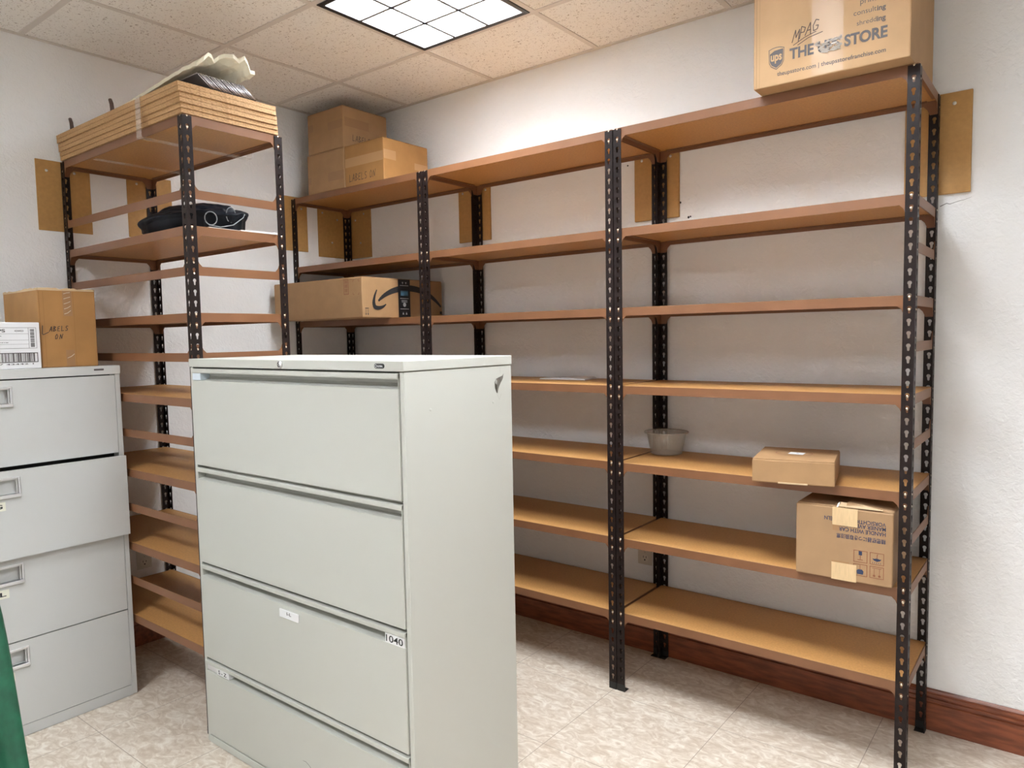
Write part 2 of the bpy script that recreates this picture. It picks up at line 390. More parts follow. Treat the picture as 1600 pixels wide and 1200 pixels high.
# ================================================================ SHELVING
FLW, TH = 0.88, 0.07
PT = 1.0
def keyring(cx_, k, a, b):
    r = 0.175; zc = -k+0.1
    arc = [(cx_+r*math.cos(math.radians(t)), zc+r*math.sin(math.radians(t))) for t in (-52, -12, 30, 68, 112, 150, 192, 232)]
    sl = [(cx_-.085, zc-.38), (cx_-.04, zc-.43), (cx_+.04, zc-.43), (cx_+.085, zc-.38)]
    inn = arc+sl; zt, zb = -k+.5, -k-.5
    out = [(b, zc-.2), (b, zc+.05), (b, zt), (cx_+.1, zt), (cx_-.1, zt), (a, zt), (a, zc+.05), (a, zc-.2), (a, zb), (cx_-.1, zb), (cx_+.1, zb), (b, zb)]
    return inn, out
def post_mesh():
    mb = MB()
    for side in (0, 1):
        def map_(s_, t_, d): return (s_, d, t_) if side == 0 else (d, s_, t_)
        def quad(vs_): mb.add(vs_, [(0, 1, 2, 3)] if side == 0 else [(3, 2, 1, 0)])
        for k in range(0, 57):
            a, b = (0.0 if side == 0 else 0.0), FLW
            inn, out = keyring(0.44, k, a, b); n = 12
            for i in range(n):
                j = (i+1) % n
                quad([map_(*inn[i], 0), map_(*inn[j], 0), map_(*out[j], 0), map_(*out[i], 0)][::-1])
                quad([map_(*inn[i], TH), map_(*inn[j], TH), map_(*out[j], TH), map_(*out[i], TH)])
                quad([map_(*inn[i], 0), map_(*inn[j], 0), map_(*inn[j], TH), map_(*inn[i], TH)])
            quad([map_(b, -k-.5, 0), map_(b, -k-.5, TH), map_(b, -k+.5, TH), map_(b, -k+.5, 0)][::-1])
        for (zb, zt) in ((0.5, PT), (-57.15, -56.5)):
            for d in (0, TH): quad([map_(0, zb, d), map_(FLW, zb, d), map_(FLW, zt, d), map_(0, zt, d)])
            quad([map_(FLW, zb, 0), map_(FLW, zb, TH), map_(FLW, zt, TH), map_(FLW, zt, 0)])
        quad([map_(0, PT, 0), map_(FLW, PT, 0), map_(FLW, PT, TH), map_(0, PT, TH)])
    mb.v = [(a, b, c-FZ) for a, b, c in mb.v]
    return mb.mesh('post', M['post'])
def foot_mesh():
    mb = MB(); g = 0.02
    mb.box(-g, FLW+g, -g, TH+g, 0, 0.75); mb.box(-g, TH+g, TH+g, FLW+g, 0, 0.75); mb.box(-g, FLW+.0, TH+g, FLW+0, 0, 0.08)
    return mb.mesh('foot', mat('black_plastic_foot', (0.008, 0.008, 0.008), 0.5), bevel=0.02, seg=1)
def beam_mesh(L_, inverted=False, ledge=True):
    """plate just behind the post flange, ears at both ends, rivets through the keyholes; z=0 is its top (shelf) edge"""
    mb = MB(); e0 = .14; y0, y1 = TH+.01, TH+.06; h = 0.83; eb = 1.62; ex = FLW+.12; ec = FLW+.42; ez = h+.30
    poly = [(e0, 0), (e0, -eb), (ex-.25, -eb), (ex, -ez), (ec, -h), (L_-ec, -h), (L_-ex, -ez), (L_-ex+.25, -eb), (L_-e0, -eb), (L_-e0, 0)]
    if inverted: poly = [(a, -h-b) for a, b in poly]
    else: pass
    if not inverted: poly = poly
    area = sum(poly[i][0]*poly[(i+1) % len(poly)][1]-poly[(i+1) % len(poly)][0]*poly[i][1] for i in range(len(poly)))
    if area < 0: poly = poly[::-1]
    # split into convex pieces: main strip + two ears
    zt, zb = 0, -h
    mb.box(e0, L_-e0, y0, y1, -h, 0)
    for sgn in (0, 1):
        def X(x): return x if sgn == 0 else L_-x
        tri = [(X(e0), -h), (X(ec), -h), (X(ex), -ez), (X(ex-.2), -eb), (X(e0), -eb)]
        if inverted: tri = [(a, -h-b) for a, b in tri]
        ar = sum(tri[i][0]*tri[(i+1) % 5][1]-tri[(i+1) % 5][0]*tri[i][1] for i in range(5))
        if ar < 0: tri = tri[::-1]
        mb.prism(tri, ((0, y0, 0), (1, 0, 0), (0, 0, 1)), y1-y0)
    if ledge: mb.box(FLW+.1, L_-FLW-.1, y1, y1+.42, -.49, -.43)
    rz = (-.14, -1.14) if not inverted else (-h+.04+.10, -h+1.04+.10)
    for z in rz:
        for x in (.44, L_-.44):
            mb.dome((x, y0+.0, z), (0, -1, 0), .135, .095, 1)
    return mb.mesh('beam', [M['beam'], M['rivet']])
POST = post_mesh(); FOOT = foot_mesh()
KS = [-1+.02, 9, 17, 25, 33, 41, 49]
def shelving(x0, x1, y0, y1, label, bars, boards_flush=True):
    L_, D_ = x1-x0, y1-y0
    t = thing('shelving_unit', label, 'shelving', (x0, y0, FZ), 0, 'brown and black riveted steel shelving units')
    for (px, py, r) in ((0, 0, 0), (L_, 0, PI/2), (L_, D_, PI), (0, D_, -PI/2)):
        p_ = inst('post', POST, t, (px, py, 0), r); inst('foot', FOOT, p_)
    lb = beam_mesh(L_); sb = beam_mesh(D_); lbar = beam_mesh(L_, True, False); sbar = beam_mesh(D_, True, False)
    bd = MB(); bd.box(.16, L_-.16, .16, D_-.16, -.42, .01); bdm = bd.mesh('shelf_board', M['board'], bevel=0.02, seg=1)
    # notch the board corners round the posts by trimming: boards stop just inside the post flanges
    for k in KS:
        z = -k+.12-FZ
        inst('long_beam', lb, t, (0, 0, z), 0); inst('long_beam', lb, t, (L_, D_, z), PI)
        inst('side_beam', sb, t, (L_, 0, z), PI/2); inst('side_beam', sb, t, (0, D_, z), -PI/2)
        inst('shelf_board', bdm, t, (0, 0, z), 0)
    for side, k in bars:
        z = -k-FZ
        if side == 'front': inst('cross_bar', lbar, t, (0, 0, z), 0)
        if side == 'right': inst('cross_bar', sbar, t, (L_, 0, z), PI/2)
        if side == 'left': inst('cross_bar', sbar, t, (0, D_, z), -PI/2)
    return t
barsD = [(s_, k) for k in (5.6, 12.6, 20.6, 28.6, 36.6, 44.6) for s_ in ('front', 'right')]
shelving(6.50, 33.80, -10.36, 0.0, 'rightmost steel shelving unit, holding the shipping box on its top shelf', [('right', k) for k in (12.6, 20.6, 28.6, 36.6)])
shelving(-20.56, 6.40, -10.36, 0.0, 'middle steel shelving unit on the back wall, partly hidden by the putty cabinet', [])
shelving(-47.58, -20.66, -10.36, 0.0, 'corner steel shelving unit carrying three taped boxes on its top shelf', [])
shelving(-47.5, -20.25, -41.13, -30.70, 'side steel shelving unit with extra cross bars, spare particle boards stacked on top', barsD)

# fibreboard mounting plates screwed to the walls behind the posts
def plate_back(x0, x1, z0, z1, screws, label):
    t = thing('mounting_plate', label, 'mounting plate', (x0, Y1-.3, z0), 0, 'fibreboard plates screwed to the wall behind the shelving posts')
    mb = MB(); mb.box(0, x1-x0, 0, .3, 0, z1-z0); mb.obj('plate', M['mount'], t, bevel=.03, seg=1)
    for (x, z) in screws:
        s_ = MB(); s_.dome((0, 0, 0), (0, -1, 0), .17, .10); s_.obj('screw', M['screw'], t, (x-x0, 0, z-z0))
def plate_left(y0, y1, z0, z1, screws, label):
    t = thing('mounting_plate', label, 'mounting plate', (X0, y0, z0), 0, 'fibreboard plates screwed to the wall behind the shelving posts')
    mb = MB(); mb.box(0, .10, 0, y1-y0, 0, z1-z0); mb.obj('plate', M['mount'], t, bevel=.03, seg=1)
    for (y, z) in screws:
        s_ = MB(); s_.dome((0, 0, 0), (1, 0, 0), .17, .10); s_.obj('screw', M['screw'], t, (.10, y-y0, z-z0))
plate_back(31.0, 36.22, -7.6, 1.2, [(34.86, .23)], 'brown plate on the back wall at the far right end of the shelving')
plate_back(3.2, 8.7, -6.65, 0.7, [(4.15, .15), (7.7, .1)], 'brown plate behind the double post between right and middle units')
plate_back(-24.1, -18.5, -6.55, 0.7, [(-23.3, .1), (-19.2, .1)], 'brown plate behind the double post between middle and corner units')
plate_back(-47.5, -42.5, -6.9, 0.7, [(-43.9, -.2), (-45.9, -1), (-44.8, -4.6)], 'brown plate on the back wall in the room corner')
plate_left(-5.7, -.05, -6.9, 0.7, [(-4.8, -.2), (-2.0, -1), (-3.1, -4.6)], 'brown plate on the left wall in the room corner')
plate_left(-12.0, -7.6, -6.4, 1.5, [(-8.6, -.1)], 'brown plate on the left wall behind the corner unit front post')
plate_left(-33.85, -28.3, -6.6, 1.0, [(-32.64, -.05)], 'brown plate on the left wall behind the far post of the side unit')
plate_left(-43.66, -38.0, -6.75, 1.1, [(-42.55, -.06), (-39.68, .05)], 'brown plate on the left wall nearest the camera')

# electrical outlets
def outlet(loc, rot, label):
    t = thing('wall_outlet', label, 'outlet', loc, rot, 'electrical outlets')
    mb = MB(); mb.box(-.92, .92, -.12, 0, -1.5, 1.5); mb.obj('cover_plate', mat('outlet_plastic', (0.60, 0.55, 0.47), 0.4), t, bevel=.05)
    for z in (-.72, .72):
        r_ = MB(); r_.prism([(.5*math.cos(2*PI*k/16)*.95, z+.5*max(-.82, min(.82, math.sin(2*PI*k/16)))) for k in range(16)], ((0, -.16, 0), (1, 0, 0), (0, 0, 1)), .05)
        r_.box(-.22, -.15, -.165, -.15, z+.02, z+.28, 1); r_.box(.15, .22, -.165, -.15, z+.02, z+.26, 1)
        r_.prism([(.1*math.cos(2*PI*k/8), z-.2+.1*math.sin(2*PI*k/8)) for k in range(8)], ((0, -.166, 0), (1, 0, 0), (0, 0, 1)), .02, 1)
        r_.obj('receptacle', [mat('outlet_plastic_light', (0.64, 0.59, 0.5), 0.4), M['ink']], t)
    s_ = MB(); s_.dome((0, -.12, 0), (0, -1, 0), .08, .04); s_.obj('screw', M['screw'], t)
outlet((4.2, Y1, -45.5), 0, 'beige outlet low on the back wall behind the middle unit')
outlet((X0, -34.2, -46.4), PI/2, 'beige outlet low on the left wall behind the side unit')

# small wall scars: crack and anchor holes
mb = MB(); mb.ribbon([(0, 0), (.5, .22), (.75, .12), (1.4, .3), (1.9, .38), (2.4, .55)], ((33.9, Y1-.002, -8.6-FZ), (1, 0, 0), (0, 0, 1)), .07, .004, taper=lambda t_: 1-.8*t_)
struct(mb.obj('trim_3', mat('plaster_crack', (0.13, 0.12, 0.11), .9), None, (0, 0, FZ)))
mb = MB()
for (x, z, r) in ((8.74, -5.08, .13), (9.72, -6.81, .14), (9.95, -6.75, .1), (2.19, -.03, .1)):
    mb.prism([(x+r*math.cos(2*PI*k/8)*.9, z-FZ+r*math.sin(2*PI*k/8)) for k in range(8)], ((0, Y1-.03, 0), (1, 0, 0), (0, 0, 1)), .03)
struct(mb.obj('trim_4', mat('anchor_hole', (0.03, 0.03, 0.03), .9), None, (0, 0, FZ)))

# ================================================================ FILING CABINETS
def cabinet_putty():
    t = thing('filing_cabinet', 'putty coloured four-drawer lateral filing cabinet standing in front of the shelving', 'filing cabinet', (-20.0, -41.8, FZ))
    Wd, Dp, H = 28.15, 11.95, 36.3
    B = MB(); st = .45; fy = .12
    zt = H-.78
    B.box(0, st, fy, Dp, 0, zt); B.box(Wd-st, Wd, fy, Dp, 0, zt)           # side walls and stiles
    B.box(st, Wd-st, Dp-.2, Dp, 0, zt)                                  # back
    B.box(st, Wd-st, .02, Dp-.2, 0.05, .74)                               # plinth
    B.box(st, Wd-st, 2.2, Dp-.2, zt-.1, zt)
    B.obj('body', M['cab1'], t, bevel=.05)
    c = MB(); c.box(-.05, Wd+.05, 0, Dp+.03, H-.74, H); c.obj('top_cap', M['cab1'], t, bevel=.06)
    dk = MB(); dk.box(st, Wd-st, fy+1.3, fy+1.4, .72, zt-.1); dk.obj('shade_panel', M['dark'], t)  # black panel stands in for the shade behind the drawers
    tops = [H-.86-9.1*k for k in range(4)]
    for k, z in enumerate(tops):
        f_ = MB(); zb = z-8.9 if k < 3 else .84
        x0, x1 = st+.06, Wd-st-.06
        f_.box(x0, x1, 0.0, 1.0, zb+.04, z-1.10)                         # drawer face
        # recess: sloped back plate and end cheeks
        pr_ = [(.05, -1.10), (.14, -1.07), (.45, -1.04), (.78, -.92), (.93, -.72), (.97, -.45), (.97, -.02)]
        f_.add([(x, y, z+dz) for y, dz in pr_ for x in (x0, x1)], [(2*i, 2*i+1, 2*i+3, 2*i+2) for i in range(len(pr_)-1)])
        f_.box(x0, x0+.06, .06, 1.0, z-1.1, z); f_.box(x1-.06, x1, .06, 1.0, z-1.1, z)
        d = f_.obj('drawer', M['cab1'], t, bevel=.035, seg=2)
        h_ = MB(); h_.box(x0, x1, -.06, .5, z-.38, z-.02); h_.box(x0, x1, .0, .08, z-.42, z-.38)
        h_.obj('handle', M['cab1'], d, bevel=.04)
        FR = ((0, 0, 0), (1, 0, 0), (0, 0, 1))
        def holder(xa, xb, za, zb_, txt, yy=-.04, hgt=.42, mt=None, wdt=None, bold=.0):
            q = MB(); q.box(xa, xb, yy, .9, za, zb_); o = q.obj('label_holder', mt or M['paper'], d, bevel=.05)
            if txt:
                tx = MB(); v2, f2 = text2d(txt, wdt or (xb-xa)*.8, hgt, bold)
                tx.flat(v2, f2, ((xa+((xb-xa)-(wdt or (xb-xa)*.8))/2, yy, za+((zb_-za)-hgt)/2), (1, 0, 0), (0, 0, 1)), .02)
                tx.obj('lettering', M['ink'], o)
        if k == 0: holder(.55, 1.95, z-1.06, z-.42, None, -.02, mt=mat('pale_blue_plastic', (0.62, 0.70, 0.76), .35))
        if k == 2:
            holder(25.55, 27.55, z-1.18, z-.36, '1040', .0, .5, wdt=1.75, bold=.01)
            q = MB(); q.box(12.8, 15.4, -.12, 0, z-2.15, z-1.45); o = q.obj('label_holder', M['white'], d, bevel=.05)
            tx = MB(); v2, f2 = text2d('I-L', .62, .26, .02); tx.flat(v2, f2, ((13.85, -.12, z-1.82), (1, 0, 0), (0, 0, 1)), .02); tx.obj('lettering', M['greyink'], o)
        if k == 3: holder(2.25, 4.3, z-1.02, z-.36, 'S - Z', .0, .36, wdt=1.35, bold=.02); holder(.55, 2.2, z-.98, z-.42, None, .06, mt=M['alu'])
        if k == 3:
            q = MB(); q.ribbon([(15.1, 3.45), (15.5, 3.5), (15.9, 3.35), (16.3, 3.1), (16.55, 2.9)], ((0, 0, 0), (1, 0, 0), (0, 0, 1)), .06, .01, taper=lambda a: .4+.8*a*(1-a)*2)
            q.obj('scuff', M['greyink'], d)
    # lock, badge
    q = MB(); q.tube([(14.2, -.02, H-.37), (14.2, -.14, H-.37)], .27, 20); q.obj('lock', M['alu'], t)
    q = MB()
    q.ribbon([(14.2+.20*math.cos(a), H-.37+.20*math.sin(a)) for a in [i*PI/8 for i in range(3, 16)]], ((0, -.14, 0), (1, 0, 0), (0, 0, 1)), .07, .01)
    q.ribbon([(14.06, H-.22), (14.2, H-.37), (14.12, H-.5)], ((0, -.14, 0), (1, 0, 0), (0, 0, 1)), .08, .012); q.obj('lock_face', M['greyink'], t)
    q = MB(); k_ = []
    for cx_, a0 in ((26.2, -90), (25.55, 90)):
        k_ += [(cx_+.17*math.cos(math.radians(a0+s_*22.5)), H-.37+.17*math.sin(math.radians(a0+s_*22.5))) for s_ in range(9)]
    q.prism(k_, ((0, -.06, 0), (1, 0, 0), (0, 0, 1)), .06); bo = q.obj('badge', M['ink'], t)
    q = MB(); v2, f2 = text2d('GLOBAL', .55, .13, .02); q.flat(v2, f2, ((25.72, -.07, H-.44), (1, 0, 0), (0, 0, 1)), .01)
    q.ribbon([(25.57+.09*math.cos(a), H-.37+.1*math.sin(a)) for a in [i*PI/6 for i in range(13)]], ((0, -.07, 0), (1, 0, 0), (0, 0, 1)), .03, .01)
    q.obj('badge_lettering', M['alu'], bo)
    # torn hole and dents on the right side
    FRx = ((Wd+.001, 0, 0), (0, 1, 0), (0, 0, 1))
    q = MB(); hz = H-2.0
    pts = [(9.78, hz-.05), (10.0, hz+.22), (10.35, hz+.32), (10.75, hz+.42), (10.95, hz+.58), (10.85, hz+.2), (10.55, hz-.15), (10.3, hz-.5), (10.15, hz-.95), (9.98, hz-.85), (9.85, hz-.5)]
    q.prism(pts, FRx, .02); q.obj('torn_hole', M['bare'], t)
    q = MB(); q.add([(Wd+.02, 9.8, hz-.1), (Wd+.16, 9.92, hz-.25), (Wd+.14, 9.98, hz+.0), (Wd+.02, 9.98, hz+.2), (Wd+.02, 10.1, hz-.8)], [(0, 1, 2, 3), (0, 4, 1), (1, 4, 2)]); q.obj('peeled_flap', M['bare'], t)
    q = MB(); q.ribbon([(10.55, hz+.6), (10.5, hz+1.1)], FRx, .04, .005); q.ribbon([(10.1, hz-1.0), (10.35, hz-1.45), (10.6, hz-1.0)], FRx, .04, .005); q.obj('scratches', mat('scratch_grey', (0.42, 0.41, 0.38), .5), t)
    for (y, z) in ((2.6, H-3.55), (9.6, H-3.6)):
        q = MB(); q.dome((Wd-.01, y, z), (1, 0, 0), .11, .05); q.obj('dent', M['cab1'], t)
    return t
cabinet_putty()

def cabinet_grey():
    # local: width along +x', front faces -y'; rotated so the front faces +x in the room
    H, Wd, Dp = 35.55, 24.0, 12.1
    t = thing('filing_cabinet', 'light grey four-drawer filing cabinet against the left wall, boxes on top', 'filing cabinet', (-35.0, -41.35-Wd, FZ), PI/2)
    B = MB(); st = .5; fy = .10; zt = H-.9
    B.box(0, st, fy, Dp, .05, zt); B.box(Wd-st, Wd, fy, Dp, .05, zt); B.box(st, Wd-st, Dp-.2, Dp, .05, zt)
    B.box(st, Wd-st, fy, Dp-.2, .05, 1.12); B.obj('body', M['cab2'], t, bevel=.04)
    c = MB(); c.box(-.04, Wd+.04, 0, Dp, H-.9, H); c.obj('top_cap', M['cab2'], t, bevel=.05)
    b_ = MB(); b_.box(st, Wd-st, fy+1.2, fy+1.3, 1.12, zt); b_.obj('shade_panel', M['dark'], t)  # dark sheet painted as the shade inside this cabinet
    q = MB(); q.box(Wd-2.55, Wd-1.6, -.05, 0, H-.46, H-.28); q.obj('badge', M['greyink'], t, bevel=.03)
    spans = [(26.40, 34.53, 0), (17.68, 26.05, .62), (9.52, 17.60, 0), (1.18, 9.40, 0)]
    labs = [None, 'A - G', 'H - L', 'M - R']
    for (z0, z1, out), lb in zip(spans, labs):
        wide = .46 if out else 0
        x0, x1 = st+.05-wide, Wd-st-.05+wide; y0 = fy-.02-out
        hx0, hx1, hz1 = Wd-14.0, Wd-10.05, z1-.75; hz0 = hz1-1.45
        f_ = MB()
        f_.box(x0, hx0, y0, y0+.5, z0, z1); f_.box(hx1, x1, y0, y0+.5, z0, z1); f_.box(hx0, hx1, y0, y0+.5, z0, hz0); f_.box(hx0, hx1, y0, y0+.5, hz1, z1)
        f_.box(hx0, hx1, y0+.62, y0+.7, hz0-.1, hz1+.1)
        if out: f_.box(x0+.6, x1-.6, y0+.5, y0+2.2, z0+.3, z1-.3)
        d = f_.obj('drawer', M['cab2'], t)
        h_ = MB(); g = .16
        h_.box(hx0-g, hx1+g, y0-.1, y0+.02, hz1, hz1+g); h_.box(hx0-g, hx0, y0-.1, y0+.1, hz0, hz1); h_.box(hx1, hx1+g, y0-.1, y0+.1, hz0, hz1)
        h_.box(hx0-g, hx1+g, y0-.22, y0+.3, hz0-.30, hz0+.0); h_.box(hx0, hx1, y0+.02, y0+.5, hz1-.12, hz1); h_.box(hx1-.14, hx1, y0+.02, y0+.6, hz0, hz1-.12, 1); h_.box(hx0, hx0+.14, y0+.02, y0+.6, hz0, hz1-.12, 1)
        h_.obj('handle', [M['alu'], mat('handle_grey', (0.32, 0.31, 0.29), .5)], d, bevel=.03, seg=1)
        if lb:
            q = MB(); q.box(Wd-14.0, Wd-11.2, y0-.03, y0, hz0-1.45, hz0-.62); o = q.obj('label_card', mat('cream_card', (0.74, 0.74, 0.62), .6), d)
            tx = MB(); v2, f2 = text2d(lb, 2.3, .42, .03); tx.flat(v2, f2, ((Wd-13.75, y0-.03, hz0-1.24), (1, 0, 0), (0, 0, 1)), .015); tx.obj('lettering', M['ink'], o)
    return t
cabinet_grey()

# ================================================================ BOXES
def carton(loc, w_, d_, h_, label, rotz=0, mt='card', group=None, name='cardboard_box', seam='x', open_gap=0.06, bulge=0.0):
    """empty at the front-left-bottom corner; body with a flap seam on the top, slightly soft edges"""
    t = thing(name, label, 'box', loc, rotz, group)
    mb = MB(); mb.box(0, w_, 0, d_, 0, h_); mb.obj('box_body', M[mt], t, bevel=.10, seg=2)
    fl = MB()
    if seam == 'x':
        fl.box(.05, w_-.05, .05, d_/2-open_gap/2, h_, h_+.07); fl.box(.05, w_-.05, d_/2+open_gap/2, d_-.05, h_, h_+.07)
    else:
        fl.box(.05, w_/2-open_gap/2, .05, d_-.05, h_, h_+.07); fl.box(w_/2+open_gap/2, w_-.05, .05, d_-.05, h_, h_+.07)
    fl.obj('top_flaps', M[mt], t, bevel=.03, seg=1)
    return t
def F(o=(0, 0, 0)): return (o, (1, 0, 0), (0, 0, 1))          # front face (-y)
def Rf(w_): return ((w_, 0, 0), (0, 1, 0), (0, 0, 1))         # right face (+x)

# stroke letters for marker handwriting (unit boxes)
HW = {'L': [[(0, 1), (.05, 0), (.6, .08)]], 'A': [[(0, 0), (.35, 1), (.6, 0)], [(.12, .38), (.55, .4)]],
      'B': [[(.05, 0), (.05, 1), (.5, .85), (.1, .55), (.6, .25), (.05, 0)]], 'E': [[(.55, .95), (.08, .9), (.05, .05), (.6, .05)], [(.07, .5), (.45, .52)]],
      'S': [[(.6, .9), (.2, .95), (.1, .65), (.5, .4), (.5, .1), (.05, .05)]], 'O': [[(.3, 1), (.05, .6), (.15, .05), (.5, .1), (.6, .6), (.3, 1)]],
      'N': [[(.05, 0), (.1, .95), (.5, .1), (.65, 1.05)]], 'M': [[(0, 0), (.15, 1), (.35, .35), (.6, 1), (.7, 0)]], 'P': [[(.1, 0), (.1, 1), (.55, .85), (.5, .5), (.1, .5)]],
      'G': [[(.6, .85), (.25, .95), (.05, .5), (.2, .05), (.6, .15), (.62, .45), (.35, .45)]]}
def hand(mb, word, x, z, h, frame, adv=.85, wd=.09, slant=.12, drop=0.0, lift=.03):
    for ch in word:
        if ch != ' ':
            for st in HW[ch]: mb.ribbon([(x+(a+slant*b)*h*.75, z+b*h) for a, b in st], frame, wd, lift)
        x += adv*h*.75*(1 if ch != ' ' else .7); z += drop
    return x

def part(name, mt, parent, fn):
    q_ = MB(); fn(q_); return q_.obj(name, mt, parent)
def words(q_, txt, x, z, w_, h_, bold, y=0):
    v2, f2 = text2d(txt, w_, h_, bold); q_.flat(v2, f2, ((x, y, z), (1, 0, 0), (0, 0, 1)), .02)
# --- shipping box on the top shelf of the right unit
ZT = 1.135
t = carton((21.45, -12.35, ZT), 11.95, 11.9, 12.0, 'large shipping store box on the top shelf at the far right, touching the frame edge', math.radians(1.0), 'card3', seam='x')
Fr = F()
part('store_name', M['greyink'], t, lambda q_: words(q_, 'THE UPS STORE', 3.0, 1.82, 7.35, .92, .035))
part('web_address', M['greyink'], t, lambda q_: words(q_, 'theupsstore.com | theupsstorefranchise.com', 2.0, .62, 8.25, .46, .012))
for a_, b_, zz, xr in (('shredd', 'ing', 3.05, 10.2), ('consult', 'ing', 3.85, 10.2), ('print', 'ing', 4.65, 10.2), ('pack', 'ing', 5.45, 10.2)):
    wb = .62; la = len(a_)*.235
    part('service_word', M['greyink'], t, lambda q_: (words(q_, b_, xr-wb, zz, wb, None, .03), words(q_, a_, xr-wb-la-.03, zz+(.16 if 'p' not in a_ else 0), la, None, 0.0)))
# shield logo
sh = [(.0, .25), (.02, .12), (.65, -.72), (1.28, .12), (1.3, .25), (1.3, 1.0), (1.0, 1.12), (.65, 1.18), (.3, 1.12), (0, 1.0)]
sh = [(0, .98), (.04, -.1), (.2, -.42), (.65, -.72), (1.1, -.42), (1.26, -.1), (1.3, .98), (.95, 1.1), (.65, 1.13), (.35, 1.1)]
def scal(P_, k, c): return [(c[0]+(a-c[0])*k, c[1]+(b-c[1])*k) for a, b in P_]
lo = ((1.28, 0, 2.0), (1, 0, 0), (0, 0, 1)); cc = (.65, .25)
q = MB(); q.flat(sh, [list(range(len(sh)))], lo, .02, 0); s1 = scal(sh, .93, cc); q.flat(s1, [list(range(len(sh)))], lo, .03, 1); s2 = scal(sh, .86, cc); q.flat(s2, [list(range(len(sh)))], lo, .04, 0)
q.flat([(.12, .62), (.5, .84), (1.18, .9), (1.18, .97), (.65, 1.02), (.12, .92)], [(0, 1, 2, 3, 4, 5)], lo, .05, 1)
v2, f2 = text2d('ups', .92, .72, .03); q.flat(v2, f2, ((1.28+.19, 0, 2.0-.22), (1, 0, 0), (0, 0, 1)), .06, 1)
q.obj('shield_logo', [M['greyink'], M['card3']], t)
q = MB(); hand(q, 'MPAG', 3.2, 3.15, .95, ((0, 0, 0), (1, 0, 0), (0, 0, 1)), .72, .07, .25, .16)
q.ribbon([(3.3, 2.92), (4.2, 3.35), (5.1, 3.6)], Fr, .06, .03); q.ribbon([(3.65, 2.85), (4.5, 3.25), (5.6, 3.45)], Fr, .06, .03); q.obj('handwriting', M['brownink'], t)
q = MB(); q.rect(4.75, 7.15, .1, 11.9, Fr, .008); q.obj('clear_tape', mat('tape_on_card', (0.445, 0.275, 0.14), .42), t)
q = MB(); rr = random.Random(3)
for k in range(26):   # pale flecks painted as light glinting on the crinkled tape
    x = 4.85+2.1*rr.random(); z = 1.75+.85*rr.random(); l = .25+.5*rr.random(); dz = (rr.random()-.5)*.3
    q.flat([(x, z), (x+l*.5, z-.05+dz*.4), (min(7.1, x+l), z+dz), (min(7.1, x+l)-.05, z+dz+.12), (x+.1, z+.12)], [(0, 1, 2, 3, 4)], Fr, .055+.001*k); q.obj('painted_tape_glints', M['tapeshine'], t)
q = MB(); q.rect(.22, .30, .1, 11.9, Fr, .012); q.rect(.5, .54, .1, 11.9, Fr, .012); q.obj('crease_lines', mat('card_crease', (.34, .21, .11), .8), t)

# --- corner stack: two boxes one on another, and the box in front marked LABELS ON
GB = 'plain brown boxes stacked in the corner on the top shelf'
t = carton((-43.75, -10.1, ZT), 8.05, 8.6, 5.45, 'lower box of the two-box stack in the corner on the top shelf', 0, 'card', GB)
for r_ in ((4.6, 8.0, 1.3, 2.5), (.1, .8, 1.4, 2.4)): part('tape', M['tapebrown'], t, lambda q_: q_.rect(*r_, F(), .02))
t = carton((-43.45, -10.05, ZT+5.53), 7.75, 8.0, 5.55, 'upper box of the two-box stack in the corner, nearly touching the ceiling', 0, 'card', GB)
for r_, fr_ in (((.1, 1.3, 3.1, 4.1), F()), ((4.5, 7.6, 2.7, 3.8), F()), ((.3, 4.6, 2.9, 4.1), Rf(7.75))): part('tape', M['tapebrown'], t, lambda q_: q_.rect(*r_, fr_, .02))
q = MB(); hand(q, 'LABELS ON', 1.6, 1.1, .8, Rf(7.75), .9, .07); q.obj('handwriting', M['brownink'], t)
t = carton((-35.52, -10.1, ZT), 7.75, 8.2, 5.4, 'box marked with handwriting in front of the corner stack on the top shelf', 0, 'card2', None)
for r_, fr_ in (((.05, 7.72, 2.55, 3.75), F()), ((.05, 2.2, 2.75, 3.95), Rf(7.75)), ((5.6, 8.15, 2.1, 3.0), Rf(7.75))): part('tape', M['tape'], t, lambda q_: q_.rect(*r_, fr_, .02))
q = MB(); hand(q, 'LABELS ON', .9, .6, .95, F(), .86, .08); q.obj('handwriting', M['brownink'], t)

# --- box with a curved arrow on the third shelf of the corner unit
ZK = lambda k: -k+.135
t = carton((-45.95, -14.95, ZK(17)), 18.8, 14.6, 5.1, 'long box with a black curved arrow print overhanging the third shelf of the corner unit', 0, 'card', None, seam='x')
wR = 18.8; R_ = Rf(wR)
def AY(y): return y+14.95
def AZ(z): return z-ZK(17)
def arc_pts(P0, P1, P2, P3, n=18):
    o = []
    for i in range(n+1):
        s_ = i/n; o.append(tuple((1-s_)**3*a+3*(1-s_)**2*s_*b+3*(1-s_)*s_*s_*c+s_**3*d for a, b, c, d in zip(P0, P1, P2, P3)))
    return o
q = MB()
A1 = arc_pts((AY(-12.2), AZ(-14.65)), (AY(-9.8), AZ(-12.55)), (AY(-4.2), AZ(-11.9)), (AY(-.75), AZ(-15.2)), 24)
q.ribbon(A1, R_, .75, .03, 0, taper=lambda s_: .35+.75*math.sin(PI*min(1, s_*1.0))**.8)
hd = arc_pts((AY(-12.55), AZ(-13.35)), (AY(-13.15), AZ(-14.4)), (AY(-13.2), AZ(-15.2)), (AY(-12.9), AZ(-15.5)), 8)+arc_pts((AY(-12.9), AZ(-15.5)), (AY(-12.5), AZ(-15.75)), (AY(-11.6), AZ(-15.6)), (AY(-11.05), AZ(-15.15)), 8)[1:]
